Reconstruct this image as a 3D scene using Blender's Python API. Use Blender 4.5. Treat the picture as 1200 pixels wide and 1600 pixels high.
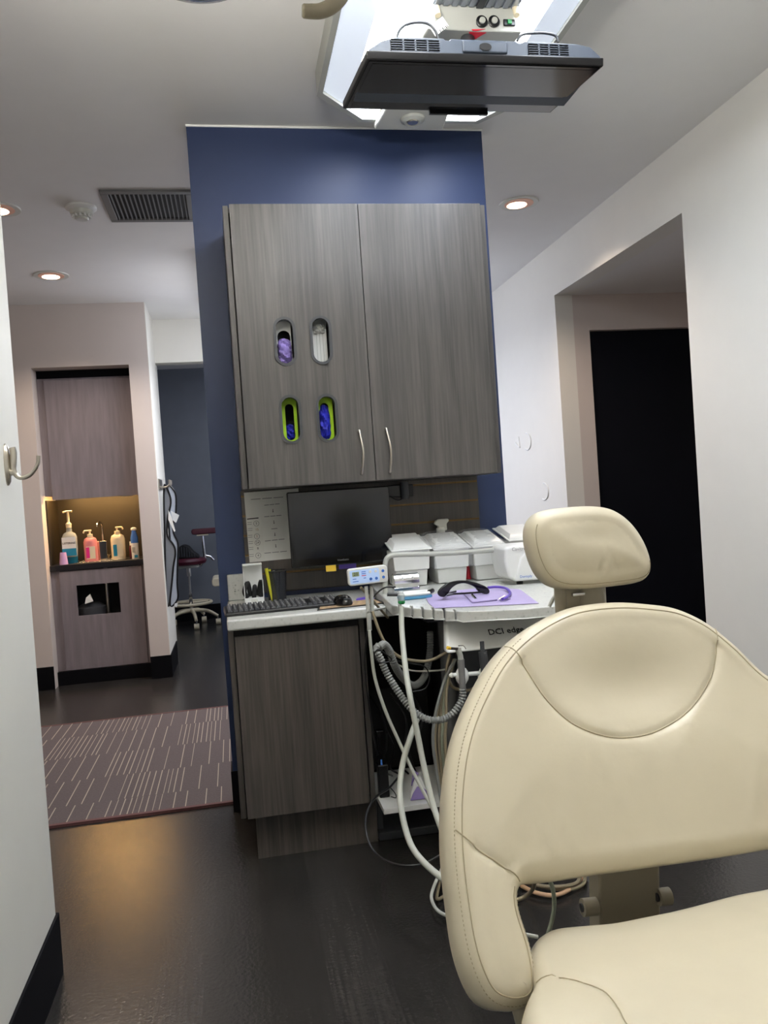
import bpy, bmesh, math, random
import numpy as np
from mathutils import Vector, Matrix, geometry
for o in list(bpy.data.objects): bpy.data.objects.remove(o)
random.seed(4); rng = np.random.RandomState(4)
C = bpy.context.scene.collection
SC = bpy.context.scene
PI = math.pi
# ---------------- camera ----------------
CAMH = 1.25; FPX = 1278.65
AR = Vector((0.98078926, -0.18280723, -0.06807313))
AU = Vector((0.0708523, 0.00870702, 0.99744882))
AD = Vector((0.18174814, 0.98311022, -0.02149207))
cam = bpy.data.cameras.new('camera'); co = bpy.data.objects.new('camera', cam); C.objects.link(co)
m = Matrix((AR, AU, -AD)).transposed().to_4x4(); m.translation = (0, 0, CAMH)
co.matrix_world = m
cam.sensor_fit = 'VERTICAL'; cam.sensor_height = 24; cam.lens = FPX/1600*24; cam.clip_start = .02
SC.camera = co
# ---------------- light and exposure ----------------
SC.view_settings.view_transform = 'Standard'; SC.view_settings.look = 'None'
SC.view_settings.gamma = 1; SC.view_settings.use_curve_mapping = False
SC.view_settings.exposure = 0.0
w = bpy.data.worlds.new('world'); SC.world = w; w.use_nodes = True
w.node_tree.nodes['Background'].inputs[0].default_value = (.6, .7, .85, 1)
w.node_tree.nodes['Background'].inputs[1].default_value = .3
TROFFER = 28.5      # diffuser emission of the fixture in view
FAR_ROOM_FILL = 8.0    # unseen fixture added to light the far room
CEILING_FILL = 105.0         # unseen tray added above the camera to brighten the ceiling
WINDOW_REAR = .5  # daylight panes of the window behind the camera
FAR_PANE_GLOW = .8   # unseen glowing pane added at the end of the hall
DOWN_W = 48.0       # recessed warm downlights, watts

def at(px, py, **k):
    """pixel of the 1200x1600 frame -> point on the plane x/y/z = value"""
    v = AD*FPX + AR*(px-600) - AU*(py-800)
    (a, val), = k.items(); i = 'xyz'.index(a)
    o = Vector((0, 0, CAMH)); return o + v*((val-o[i])/v[i])
def Pp(y, *pts): return [at(a, b, y=y) for a, b in pts]

# ---------------- materials ----------------
def lin(c): return tuple(((v/255)/12.92 if v/255 <= .04045 else ((v/255+.055)/1.055)**2.4) for v in c)
MATS = {}
def mat(name, rgb, rough=.5, metal=0, emit=0, trans=0, alpha=1, bump=0, bscale=40, var=0, vscale=8, stretch=(1,1,1), ior=1.45, coat=0, spec=None):
    m = bpy.data.materials.new(name); m.use_nodes = True; nt = m.node_tree; N = nt.nodes; L = nt.links
    b = N['Principled BSDF']; c = lin(rgb)+(1,)
    b.inputs['Base Color'].default_value = c; b.inputs['Roughness'].default_value = rough
    b.inputs['Metallic'].default_value = metal; b.inputs['IOR'].default_value = ior
    b.inputs['Coat Weight'].default_value = coat
    if spec is not None: b.inputs['Specular IOR Level'].default_value = spec
    if trans: b.inputs['Transmission Weight'].default_value = trans
    if alpha < 1: b.inputs['Alpha'].default_value = alpha
    if emit: b.inputs['Emission Color'].default_value = c; b.inputs['Emission Strength'].default_value = emit
    tc = N.new('ShaderNodeTexCoord'); mp = N.new('ShaderNodeMapping'); L.new(tc.outputs['Object'], mp.inputs[0])
    mp.inputs['Scale'].default_value = stretch
    nz = N.new('ShaderNodeTexNoise'); nz.inputs['Scale'].default_value = vscale; nz.inputs['Detail'].default_value = 6; L.new(mp.outputs[0], nz.inputs[0])
    rp = N.new('ShaderNodeValToRGB'); L.new(nz.outputs[0], rp.inputs[0])
    v = var if var else .04
    rp.color_ramp.elements[0].position = .3; rp.color_ramp.elements[1].position = .7
    rp.color_ramp.elements[0].color = tuple(x*(1-v) for x in c[:3])+(1,); rp.color_ramp.elements[1].color = tuple(min(1, x*(1+v)) for x in c[:3])+(1,)
    if not emit: L.new(rp.outputs[0], b.inputs['Base Color'])
    if bump:
        n2 = N.new('ShaderNodeTexNoise'); n2.inputs['Scale'].default_value = bscale; n2.inputs['Detail'].default_value = 4; L.new(mp.outputs[0], n2.inputs[0])
        bp = N.new('ShaderNodeBump'); bp.inputs['Strength'].default_value = bump; bp.inputs['Distance'].default_value = .01
        L.new(n2.outputs[0], bp.inputs['Height']); L.new(bp.outputs[0], b.inputs['Normal'])
    MATS[name] = m; return m
M = MATS
mat('paint_white', (226, 224, 216), .55, var=.01)
mat('paint_warm', (205, 195, 188), .6, var=.01)
mat('paint_ceiling', (228, 227, 224), .8, var=.01)
mat('paint_navy', (38, 52, 86), .45, var=.02, spec=.4)
mat('paint_gray', (108, 112, 118), .6)
mat('dark_room_navy', (4, 7, 17), .7, spec=.2)  # darkness of an unlit room put into the colour
mat('base_black', (10, 10, 14), .7, spec=.12)
mat('laminate_dark', (30, 30, 34), .35)
mat('laminate_gray', (128, 120, 124), .5, var=.12, vscale=6, stretch=(6, 6, .6))
mat('brown_panel', (38, 34, 28), .45)
mat('white_plastic', (228, 229, 226), .3)
mat('offwhite', (205, 206, 198), .35)
mat('light_gray_plastic', (172, 174, 168), .4)
mat('tan_plastic', (150, 142, 124), .45)
mat('mid_gray', (108, 108, 108), .45)
mat('dark_gray', (52, 54, 58), .45)
mat('tv_shell', (62, 70, 82), .4)
mat('black_plastic', (14, 14, 16), .3)
mat('gloss_black', (8, 8, 10), .08)
mat('screen', (10, 13, 20), .12)
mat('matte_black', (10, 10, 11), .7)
mat('chrome', (215, 216, 218), .12, 1)
mat('nickel', (190, 184, 172), .28, 1)
mat('brass', (104, 82, 46), .4, .6)
mat('aluminium', (150, 156, 166), .38, .7)
mat('paper', (222, 222, 216), .7)
mat('ink', (25, 25, 28), .7)
mat('ink_soft', (130, 130, 132), .7)
mat('ink_tan', (170, 140, 80), .7)
mat('ink_red', (165, 60, 60), .7)
mat('yellow', (222, 184, 60), .6)
mat('hi_yellow', (190, 186, 40), .5)
mat('purple_paper', (168, 156, 196), .75, bump=.1, bscale=60)
mat('purple_deep', (96, 72, 172), .5)
mat('purple_soft', (128, 112, 168), .5)
mat('lilac', (196, 160, 205), .45)
mat('glove_purple', (150, 132, 205), .55, var=.3, vscale=30)
mat('glove_blue', (34, 40, 170), .55, var=.3, vscale=30)
mat('lime', (160, 205, 20), .5)
mat('blue', (60, 110, 190), .4)
mat('blue_cap', (70, 130, 170), .4)
mat('green', (20, 120, 60), .4)
mat('teal', (0, 90, 110), .3)
mat('teal_label', (30, 130, 160), .5)
mat('pink', (215, 135, 135), .4)
mat('magenta', (220, 40, 130), .5)
mat('cream', (222, 210, 180), .4)
mat('red', (210, 40, 60), .5)
mat('hose_gray', (178, 180, 170), .4)
mat('hose_tan', (135, 124, 102), .4)
mat('hose_dark', (114, 116, 114), .5)
mat('hose_peach', (205, 168, 135), .4)
mat('hose_green', (130, 136, 118), .4)
mat('maroon', (78, 28, 42), .35, bump=.1, bscale=120)
mat('apron_gray', (120, 124, 130), .6, bump=.15, bscale=60)
mat('apron_light', (172, 178, 188), .55, bump=.15, bscale=60)
mat('mesh_dark', (40, 42, 48), .5, alpha=.6)
mat('vial', (225, 232, 228), .1, alpha=.35)
mat('wrap_film', (235, 238, 240), .12, alpha=.22, bump=.8, bscale=25)
mat('lamp_glass', (150, 170, 215), .1, alpha=.5)
mat('glow_warm', (255, 214, 180), .5, emit=9)
mat('glow_strip', (255, 200, 125), .5, emit=125)
mat('baffle', (245, 196, 172), .5)
mat('glow_white', (240, 246, 255), .5, emit=TROFFER)
mat('glow_dim', (222, 231, 245), .5, emit=.55)
mat('glow_far_fill', (232, 238, 255), .5, emit=FAR_ROOM_FILL)
mat('glow_hall_fill', (244, 246, 255), .5, emit=16)
mat('glow_ceiling_fill', (255, 250, 242), .5, emit=CEILING_FILL)
mat('glow_window', (244, 243, 240), .5, emit=WINDOW_REAR)
mat('glow_far', (222, 230, 255), .5, emit=FAR_PANE_GLOW)
mat('lcd', (120, 132, 104), .3, emit=.35)
mat('panel_blue', (176, 200, 240), .35, emit=.25)
mat('rug', (84, 76, 77), .9, bump=.3, bscale=300, var=.14, vscale=120)
mat('rug_line', (158, 148, 136), .9)
mat('rug_edge', (92, 58, 58), .8)
mat('patterned_mat', (165, 140, 110), .7, var=.4, vscale=60)

def leather():
    m = mat('leather', (203, 194, 171), .38, var=.05, vscale=5, bump=.10, bscale=14, coat=.12)
leather()
mat('leather_piping', (162, 151, 124), .5)
def wood(name, c1, c2, rough=.4):
    m = bpy.data.materials.new(name); m.use_nodes = True; N = m.node_tree.nodes; L = m.node_tree.links; b = N['Principled BSDF']
    tc = N.new('ShaderNodeTexCoord'); mp = N.new('ShaderNodeMapping'); L.new(tc.outputs['Object'], mp.inputs[0]); mp.inputs['Scale'].default_value = (1, 1, .035)
    n1 = N.new('ShaderNodeTexNoise'); n1.inputs['Scale'].default_value = 130; n1.inputs['Detail'].default_value = 5; L.new(mp.outputs[0], n1.inputs[0])
    n2 = N.new('ShaderNodeTexNoise'); n2.inputs['Scale'].default_value = 22; n2.inputs['Detail'].default_value = 3; L.new(mp.outputs[0], n2.inputs[0])
    mx = N.new('ShaderNodeMath'); mx.operation = 'ADD'; L.new(n1.outputs[0], mx.inputs[0]); L.new(n2.outputs[0], mx.inputs[1])
    rp = N.new('ShaderNodeValToRGB'); L.new(mx.outputs[0], rp.inputs[0])
    mh = N.new('ShaderNodeMath'); mh.operation = 'MULTIPLY'; mh.inputs[1].default_value = .5; L.new(mx.outputs[0], mh.inputs[0]); L.new(mh.outputs[0], rp.inputs[0])
    rp.color_ramp.elements[0].position = .38; rp.color_ramp.elements[1].position = .62
    rp.color_ramp.elements[0].color = lin(c1)+(1,); rp.color_ramp.elements[1].color = lin(c2)+(1,)
    L.new(rp.outputs[0], b.inputs['Base Color']); b.inputs['Roughness'].default_value = rough
    bp = N.new('ShaderNodeBump'); bp.inputs['Strength'].default_value = .15; bp.inputs['Distance'].default_value = .002; L.new(n1.outputs[0], bp.inputs['Height']); L.new(bp.outputs[0], b.inputs['Normal'])
    MATS[name] = m
wood('wood', (57, 55, 54), (80, 77, 74))
wood('wood_slat', (50, 46, 43), (68, 62, 57))
wood('wood_low', (54, 50, 47), (80, 74, 69))
def quartz():
    m = bpy.data.materials.new('quartz'); m.use_nodes = True; N = m.node_tree.nodes; L = m.node_tree.links; b = N['Principled BSDF']
    tc = N.new('ShaderNodeTexCoord'); v = N.new('ShaderNodeTexVoronoi'); v.inputs['Scale'].default_value = 85; L.new(tc.outputs['Object'], v.inputs[0])
    n = N.new('ShaderNodeTexNoise'); n.inputs['Scale'].default_value = 45; L.new(tc.outputs['Object'], n.inputs[0])
    a = N.new('ShaderNodeMath'); a.operation = 'ADD'; L.new(v.outputs['Distance'], a.inputs[0]); L.new(n.outputs[0], a.inputs[1])
    rp = N.new('ShaderNodeValToRGB'); L.new(a.outputs[0], rp.inputs[0])
    e = rp.color_ramp.elements; e[0].position = .46; e[0].color = lin((112, 114, 114))+(1,); e[1].position = .56; e[1].color = lin((186, 188, 182))+(1,)
    e2 = e.new(.95); e2.color = lin((200, 201, 196))+(1,)
    L.new(rp.outputs[0], b.inputs['Base Color']); b.inputs['Roughness'].default_value = .25; MATS['quartz'] = m
quartz()
def floor_mat():
    m = bpy.data.materials.new('vinyl_floor'); m.use_nodes = True; N = m.node_tree.nodes; L = m.node_tree.links; b = N['Principled BSDF']
    tc = N.new('ShaderNodeTexCoord')
    mp = N.new('ShaderNodeMapping'); mp.inputs['Scale'].default_value = (1, .04, 1); L.new(tc.outputs['Object'], mp.inputs[0])
    n1 = N.new('ShaderNodeTexNoise'); n1.inputs['Scale'].default_value = 95; n1.inputs['Detail'].default_value = 5; L.new(mp.outputs[0], n1.inputs[0])
    mp2 = N.new('ShaderNodeMapping'); mp2.inputs['Rotation'].default_value = (0, 0, PI/2); L.new(tc.outputs['Object'], mp2.inputs[0])
    br = N.new('ShaderNodeTexBrick'); br.inputs['Scale'].default_value = 1; br.inputs['Brick Width'].default_value = 1.2; br.inputs['Row Height'].default_value = .16
    br.inputs['Mortar Size'].default_value = .001; br.inputs['Mortar'].default_value = lin((40, 37, 38))+(1,)
    br.inputs['Color1'].default_value = (.25, .25, .25, 1); br.inputs['Color2'].default_value = (.75, .75, .75, 1); L.new(mp2.outputs[0], br.inputs[0])
    rp = N.new('ShaderNodeValToRGB'); rp.color_ramp.elements[0].position = .3; rp.color_ramp.elements[1].position = .75
    rp.color_ramp.elements[0].color = lin((38, 36, 35))+(1,); rp.color_ramp.elements[1].color = lin((49, 47, 45))+(1,); L.new(n1.outputs[0], rp.inputs[0])
    mx = N.new('ShaderNodeMix'); mx.data_type = 'RGBA'; mx.blend_type = 'OVERLAY'; mx.inputs[0].default_value = .35
    L.new(rp.outputs[0], mx.inputs[6]); L.new(br.outputs[0], mx.inputs[7]); L.new(mx.outputs[2], b.inputs['Base Color'])
    b.inputs["Roughness"].default_value = .23; b.inputs['Specular IOR Level'].default_value = .42
    n3 = N.new('ShaderNodeTexNoise'); n3.inputs['Scale'].default_value = 90; n3.inputs['Detail'].default_value = 4; L.new(tc.outputs['Object'], n3.inputs[0])
    bp = N.new('ShaderNodeBump'); bp.inputs['Strength'].default_value = .22; bp.inputs['Distance'].default_value = .004; L.new(n3.outputs[0], bp.inputs['Height']); L.new(bp.outputs[0], b.inputs['Normal'])
    MATS['vinyl_floor'] = m
floor_mat()

# ---------------- object helpers ----------------
def woff(o):
    v = Vector((0, 0, 0))
    while o is not None: v += o.location; o = o.parent
    return v
class MB:
    def __init__(s): s.v = []; s.f = []; s.m = []; s.mi = 0
    def add(s, vs, fs):
        n = len(s.v); s.v += [tuple(v) for v in vs]; s.f += [tuple(i+n for i in f) for f in fs]; s.m += [s.mi]*len(fs); return s
    def box(s, x0, x1, y0, y1, z0, z1):
        return s.add([(x0,y0,z0),(x1,y0,z0),(x1,y1,z0),(x0,y1,z0),(x0,y0,z1),(x1,y0,z1),(x1,y1,z1),(x0,y1,z1)],
              [(0,3,2,1),(4,5,6,7),(0,1,5,4),(1,2,6,5),(2,3,7,6),(3,0,4,7)])
    def hexa(s, b, t):
        return s.add(list(b)+list(t), [(0,3,2,1),(4,5,6,7),(0,1,5,4),(1,2,6,5),(2,3,7,6),(3,0,4,7)])
    def prism(s, poly, vec):
        n = len(poly); vec = Vector(vec); a = [Vector(p) for p in poly]
        return s.add(a+[p+vec for p in a], [tuple(range(n))[::-1], tuple(range(n, 2*n))]+[(i, (i+1) % n, (i+1) % n+n, i+n) for i in range(n)])
    def lathe(s, prof, c=(0,0,0), axis=(0,0,1), n=24, sx=1, sy=1):
        c = Vector(c); q = Vector((0,0,1)).rotation_difference(Vector(axis)); vs = []; fs = []
        for r, z in prof:
            for i in range(n):
                a = 2*PI*i/n; vs.append(c+q @ Vector((r*math.cos(a)*sx, r*math.sin(a)*sy, z)))
        for j in range(len(prof)-1):
            for i in range(n):
                k = (i+1) % n; fs.append((j*n+i, j*n+k, (j+1)*n+k, (j+1)*n+i))
        fs.append(tuple(range(n))[::-1]); fs.append(tuple((len(prof)-1)*n+i for i in range(n)))
        return s.add(vs, fs)
    def cyl(s, a, b, r, n=20, r2=None):
        a = Vector(a); b = Vector(b); return s.lathe([(r, 0), (r if r2 is None else r2, (b-a).length)], a, b-a, n)
    def tube(s, pts, r, n=10, smooth=True, steps=6, corr=0, closed=False, rfun=None):
        P = spline(pts, steps, closed) if smooth else [Vector(p) for p in pts]
        if corr: P = resample(P, corr)
        N = len(P); vs = []; fs = []; up = None
        for i, p in enumerate(P):
            if closed: t = P[(i+1) % N]-P[i-1]
            else: t = P[min(i+1, N-1)]-P[max(i-1, 0)]
            t.normalize()
            if up is None: up = t.orthogonal().normalized()
            up = (up-t*up.dot(t)).normalized(); si = t.cross(up)
            rr = r*(1.0 if i % 2 else .76) if corr else (rfun(i/(N-1))*r if rfun else r)
            for k in range(n):
                a = 2*PI*k/n; vs.append(p+up*rr*math.cos(a)+si*rr*math.sin(a))
        for i in range(N if closed else N-1):
            for k in range(n):
                l = (k+1) % n; j = (i+1) % N; fs.append((i*n+k, i*n+l, j*n+l, j*n+k))
        if not closed: fs.append(tuple(range(n))[::-1]); fs.append(tuple((N-1)*n+k for k in range(n)))
        return s.add(vs, fs)
    def build(s, name, mats, parent=None, bevel=0, smooth=False, local=False, seg=2, sub=0):
        off = Vector((0,0,0)) if local else woff(parent)
        me = bpy.data.meshes.new(name); me.from_pydata([tuple(Vector(v)-off) for v in s.v], [], s.f)
        bm = bmesh.new(); bm.from_mesh(me)
        bmesh.ops.recalc_face_normals(bm, faces=bm.faces); bm.to_mesh(me); bm.free()
        for mm in (mats if isinstance(mats, (list, tuple)) else [mats]): me.materials.append(M[mm])
        for p, k in zip(me.polygons, s.m): p.material_index = k
        o = bpy.data.objects.new(name, me); C.objects.link(o); o.parent = parent
        if smooth:
            me.polygons.foreach_set('use_smooth', [True]*len(me.polygons))
            try: me.set_sharp_from_angle(angle=math.radians(38))
            except Exception: pass
        if bevel:
            b = o.modifiers.new('bevel', 'BEVEL'); b.width = bevel; b.segments = seg; b.limit_method = 'ANGLE'; b.angle_limit = .6
            me.polygons.foreach_set('use_smooth', [True]*len(me.polygons))
            wn = o.modifiers.new('wn', 'WEIGHTED_NORMAL'); wn.keep_sharp = True
        if sub:
            b = o.modifiers.new('sub', 'SUBSURF'); b.levels = sub; b.render_levels = sub
        return o
def spline(pts, steps=6, closed=False):
    P = [Vector(p) for p in pts]; n = len(P); out = []
    R = range(n) if closed else range(n-1)
    for i in R:
        if closed: a, b, c, d = P[i-1], P[i], P[(i+1) % n], P[(i+2) % n]
        else: b, c = P[i], P[i+1]; a = P[i-1] if i else b*2-c; d = P[i+2] if i+2 < n else c*2-b
        for k in range(steps):
            t = k/steps; out.append(.5*((2*b)+(c-a)*t+(2*a-5*b+4*c-d)*t*t+(3*b-a-3*c+d)*t**3))
    if not closed: out.append(P[-1])
    return out
def resample(P, step):
    out = [P[0]]; acc = 0
    for a, b in zip(P, P[1:]):
        L = (b-a).length
        if L == 0: continue
        d = step-acc
        while d <= L: out.append(a+(b-a)*(d/L)); d += step
        acc = L-(d-step)
    return out
def tag(o, label, cat, group=None, kind=None):
    if label: o['label'] = label
    if cat: o['category'] = cat
    if group: o['group'] = group
    if kind: o['kind'] = kind
    return o
def T(name, label, cat, loc=(0,0,0), group=None, rz=0):
    o = bpy.data.objects.new(name, None); C.objects.link(o); o.location = loc; o.rotation_euler = (0,0,rz); o.empty_display_size = .05
    return tag(o, label, cat, group)
def S(o): o['kind'] = 'structure'; return o
def B(*a): return MB().box(*a)
def rounded(x0, x1, y0, y1, r, n=5):
    out = []
    for cx, cy, a0 in ((x1-r, y1-r, 0), (x0+r, y1-r, 90), (x0+r, y0+r, 180), (x1-r, y0+r, 270)):
        for k in range(n+1):
            a = math.radians(a0+90*k/n); out.append((cx+r*math.cos(a), cy+r*math.sin(a)))
    return out
def text(body, size, M4, material, parent, name='lettering', extrude=.0003, align='CENTER'):
    cu = bpy.data.curves.new('t', 'FONT'); cu.body = body; cu.size = size; cu.extrude = extrude; cu.align_x = align; cu.align_y = 'CENTER'; cu.resolution_u = 2
    ob = bpy.data.objects.new('t', cu); C.objects.link(ob); dg = bpy.context.evaluated_depsgraph_get()
    me = bpy.data.meshes.new_from_object(ob.evaluated_get(dg)); bpy.data.objects.remove(ob); bpy.data.curves.remove(cu)
    me.transform(M4); off = woff(parent); me.transform(Matrix.Translation(-off)); me.materials.clear(); me.materials.append(M[material])
    o = bpy.data.objects.new(name, me); C.objects.link(o); o.parent = parent; return o
def facing(loc, rx=90, rz=0, ry=0):
    return Matrix.Translation(loc) @ Matrix.Rotation(math.radians(rz), 4, 'Z') @ Matrix.Rotation(math.radians(rx), 4, 'X') @ Matrix.Rotation(math.radians(ry), 4, 'Z')

# ================= STRUCTURE =================
CH = 2.785; XL = -.552; XR = 2.14; YE = 6.272; YB = 3.389
S(B(-2.6, 4.2, -1.8, 9.6, -.1, 0).build('floor', 'vinyl_floor'))
S(B(-2.6, 4.2, -1.8, 9.6, CH, CH+.1).build('ceiling', 'paint_ceiling'))
S(B(XL-.14, XL, -1.8, 2.354, 0, CH).build('wall_left', 'paint_white'))
b = MB(); b.box(XL, XL+.008, -1.7, 2.362, 0, .167); b.box(XL-.148, XL+.008, 2.354, 2.362, 0, .167)
S(b.build('baseboard_left', 'base_black', bevel=.002))
# navy partition
S(B(-.073, 1.163, YB, YB+.13, 0, CH).build('wall_center', 'paint_navy'))
S(B(-.081, 1.17, YB-.008, YB+.138, 0, .165).build('baseboard_center', 'base_black', bevel=.002))
# caulk bead at ceiling
S(MB().tube([(-.075, YB, CH-.004), (.4, YB-.001, CH-.005), (.8, YB, CH-.004), (1.165, YB, CH-.005)], .005, 6).build('trim_1', 'white_plastic'))
# right wall with opening
b = MB(); y0, y1, zt = 3.487, 5.01, 2.457
b.box(XR, XR+.12, -1.8, y0, 0, CH); b.box(XR, XR+.12, y0, y1, zt, CH); b.box(XR, XR+.12, y1, 9.4, 0, CH)
S(b.build('wall_right', 'paint_white'))
b = MB(); b.box(XR-.008, XR, -1.7, y0, 0, .165); b.box(XR-.008, XR, y1, 7, 0, .165); S(b.build('baseboard_right', 'base_black'))
S(B(XR+.12, 4.1, y0-.1, y1, zt, zt+.1).build('ceiling_recess', 'paint_ceiling'))
b = MB(); dz = 2.226; dx = 2.367
b.box(XR+.12, dx, y1, y1+.12, 0, zt+.1); b.box(dx, 3.45, y1, y1+.12, dz, zt+.1); b.box(3.45, 4.1, y1, y1+.12, 0, zt+.1)
S(b.build('wall_recess', 'paint_warm'))
S(B(4.1, 4.2, 3.3, 5.2, 0, CH).build('wall_recess_end', 'paint_warm'))
S(B(XR+.12, 4.1, y0-.12, y0, 0, CH).build('wall_recess_near', 'paint_warm'))
d = S(B(dx-.01, 3.46, y1+.05, y1+.09, 0, dz+.01).build('dark_room_slab', 'dark_room_navy'))  # dark slab standing in for the unlit room behind the opening
MB().box(3.3, 3.33, y1-.01, y1+.05, .95, 1.1).build('slab_handle', 'nickel', d)
# hall end wall with niche
nx0, nx1, nz = -1.352, -.672, 2.331
b = MB(); b.box(-2.6, nx0, YE, YE+.7, 0, CH); b.box(nx1, XL+.02, YE, 6.86, 0, CH); b.box(nx0, nx1, YE, YE+.7, nz, CH)
b.box(nx0, nx1, YE+.66, YE+.7, 0, nz)
S(b.build('wall_back', 'paint_warm'))
S(B(-2.5, XL+.021, 6.975, 7.05, 0, CH).build('wall_back_left', 'paint_white'))
S(B(XL+.02, XL+.024, YE, 6.9, 0, CH).build('wall_side', 'paint_white'))
b = MB(); b.box(-2.5, nx0, YE-.008, YE, 0, .167); b.box(nx1, XL+.032, YE-.008, YE, 0, .167); b.box(XL+.024, XL+.032, YE, 6.9, 0, .167)
S(b.build('baseboard_back', 'base_black'))
# header and far room
b = MB(); b.box(XL+.02, .12, 6.86, 6.98, 2.436, CH); b.box(.12, XR, 6.86, 6.98, 0, .75); b.box(.12, .25, 6.86, 6.98, .75, CH); b.box(1.95, XR, 6.86, 6.98, .75, CH); b.box(.25, 1.95, 6.86, 6.98, 2.6, CH)
S(b.build('wall_header', 'paint_white'))
S(B(-2.5, XR, 9.3, 9.4, 0, CH).build('wall_far', 'paint_gray'))
S(B(-2.5, XR, 9.285, 9.3, 0, .165).build('baseboard_far', 'base_black'))
wi = S(MB().box(.25, 1.95, 6.875, 6.885, .75, 2.6).build('far_glow_pane', 'glow_far'))  # added pane, out of view; its glow grades the far ceiling
b = MB()
for x in (.25, .8, 1.37, 1.92): b.box(x, x+.03, 6.85, 6.9, .75, 2.6)
b.box(.25, 1.95, 6.85, 6.9, .75, .78); b.box(.25, 1.95, 6.85, 6.9, 2.57, 2.6); b.build('window_frame', 'white_plastic', wi)
# rear of the room, behind the camera
S(B(-2.6, 4.2, -1.8, -1.7, 0, CH).build('wall_rear', 'paint_white'))
wi = S(B(-.35, 1.95, -1.71, -1.69, .9, 2.45).build('window_2', 'glow_window'))
b = MB()
for x in (-.38, .38, 1.17, 1.95): b.box(x, x+.03, -1.7, -1.66, .87, 2.48)
b.box(-.38, 1.98, -1.7, -1.66, .87, .9); b.box(-.38, 1.98, -1.7, -1.66, 2.45, 2.48); b.build('window_frame', 'white_plastic', wi)
t = T('ceiling_fill_tray', 'unseen glowing tray added above the camera to brighten the ceiling', 'ceiling light', (.14, 1.0, CH))  # added out of view; its glow lifts the near ceiling
B(-.08, .36, .62, 1.35, 2.25, 2.28).build('tray', 'offwhite', t); B(-.06, .34, .64, 1.33, 2.28, 2.284).build('diffuser', 'glow_ceiling_fill', t)
for y in (.8, 1.2): MB().cyl((.14, y, 2.284), (.14, y, CH), .006, 8).build('rod', 'offwhite', t)
t = T('ceiling_light_fixture', 'unseen rectangular ceiling light added to light the far room', 'ceiling light', (1.0, 8.1, CH))  # added out of view to lift the grey far wall
B(.5, 1.5, 7.6, 8.6, CH-.06, CH).build('frame', 'offwhite', t); B(.53, 1.47, 7.63, 8.57, CH-.064, CH-.06).build('diffuser', 'glow_far_fill', t)
t = T('hall_fill_light', 'unseen boxy white light added behind the navy wall to brighten the hall end', 'ceiling light', (.4, 5.7, CH))  # added out of view; box form chosen to light header, side wall and ceiling
B(.02, .8, 5.15, 6.25, 2.36, 2.46).build('diffuser', 'glow_hall_fill', t); B(.0, .82, 5.13, 6.27, 2.461, 2.47).build('cap', 'offwhite', t)
for x in (.12, .7): MB().cyl((x, 5.7, 2.47), (x, 5.7, CH), .006, 8).build('rod', 'offwhite', t)
S(B(-2.6, -2.5, -1.8, 9.4, 0, CH).build('wall_hall_left', 'paint_warm'))
S(B(XR, 4.1, -1.8, -1.7, 0, CH).build('wall_rear_right', 'paint_white'))

# ================= CEILING THINGS =================
def downlight(x, y, label, power=DOWN_W):
    t = T('downlight', label, 'light', (x, y, CH), 'recessed warm downlights in the ceiling')
    MB().lathe([(.076, -.004), (.105, -.006), (.108, 0), (.076, .0)], (x, y, CH), n=40).build('trim_ring', 'offwhite', t, smooth=True)
    MB().lathe([(.078, -.005), (.077, -.0051), (.058, .045), (.057, .045)], (x, y, CH), n=40)
    b = MB(); b.lathe([(.079, -.0065), (.0785, -.0066), (.0785, -.004)], (x, y, CH), n=40).build('baffle', 'baffle', t, smooth=True)
    MB().lathe([(.0, -.0078), (.052, -.0078), (.054, -.0067)], (x-.006, y+.018, CH), n=32).build('bulb', 'glow_warm', t)
    L = bpy.data.lights.new('downlight_beam', 'SPOT'); L.energy = power; L.color = (1, .8, .64); L.spot_size = 2.3; L.spot_blend = .6; L.shadow_soft_size = .05
    o = bpy.data.objects.new('downlight_beam', L); C.objects.link(o); o.location = (0, 0, -.03); o.parent = t
downlight(-1.024, 5.519, 'recessed warm downlight in front of the sink niche wall')
downlight(-1.03, 4.329, 'recessed warm downlight cut by the left edge of the picture')
downlight(1.652, 4.268, 'recessed warm downlight right of the navy wall')
tt = T('downlight', 'recessed warm downlight inside the wall recess', 'light', (3.35, 4.2, zt), 'recessed warm downlights in the ceiling')
MB().lathe([(.0, -.004), (.07, -.004), (.1, -.005), (.1, 0)], (3.35, 4.2, zt), n=32).build('trim_ring', 'offwhite', tt, smooth=True)
L = bpy.data.lights.new('downlight_beam', 'SPOT'); L.energy = 3; L.color = (1, .72, .5); L.spot_size = 2.4; L.spot_blend = .6; o = bpy.data.objects.new('downlight_beam', L); C.objects.link(o); o.location = (0, 0, -.03); o.parent = tt

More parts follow.
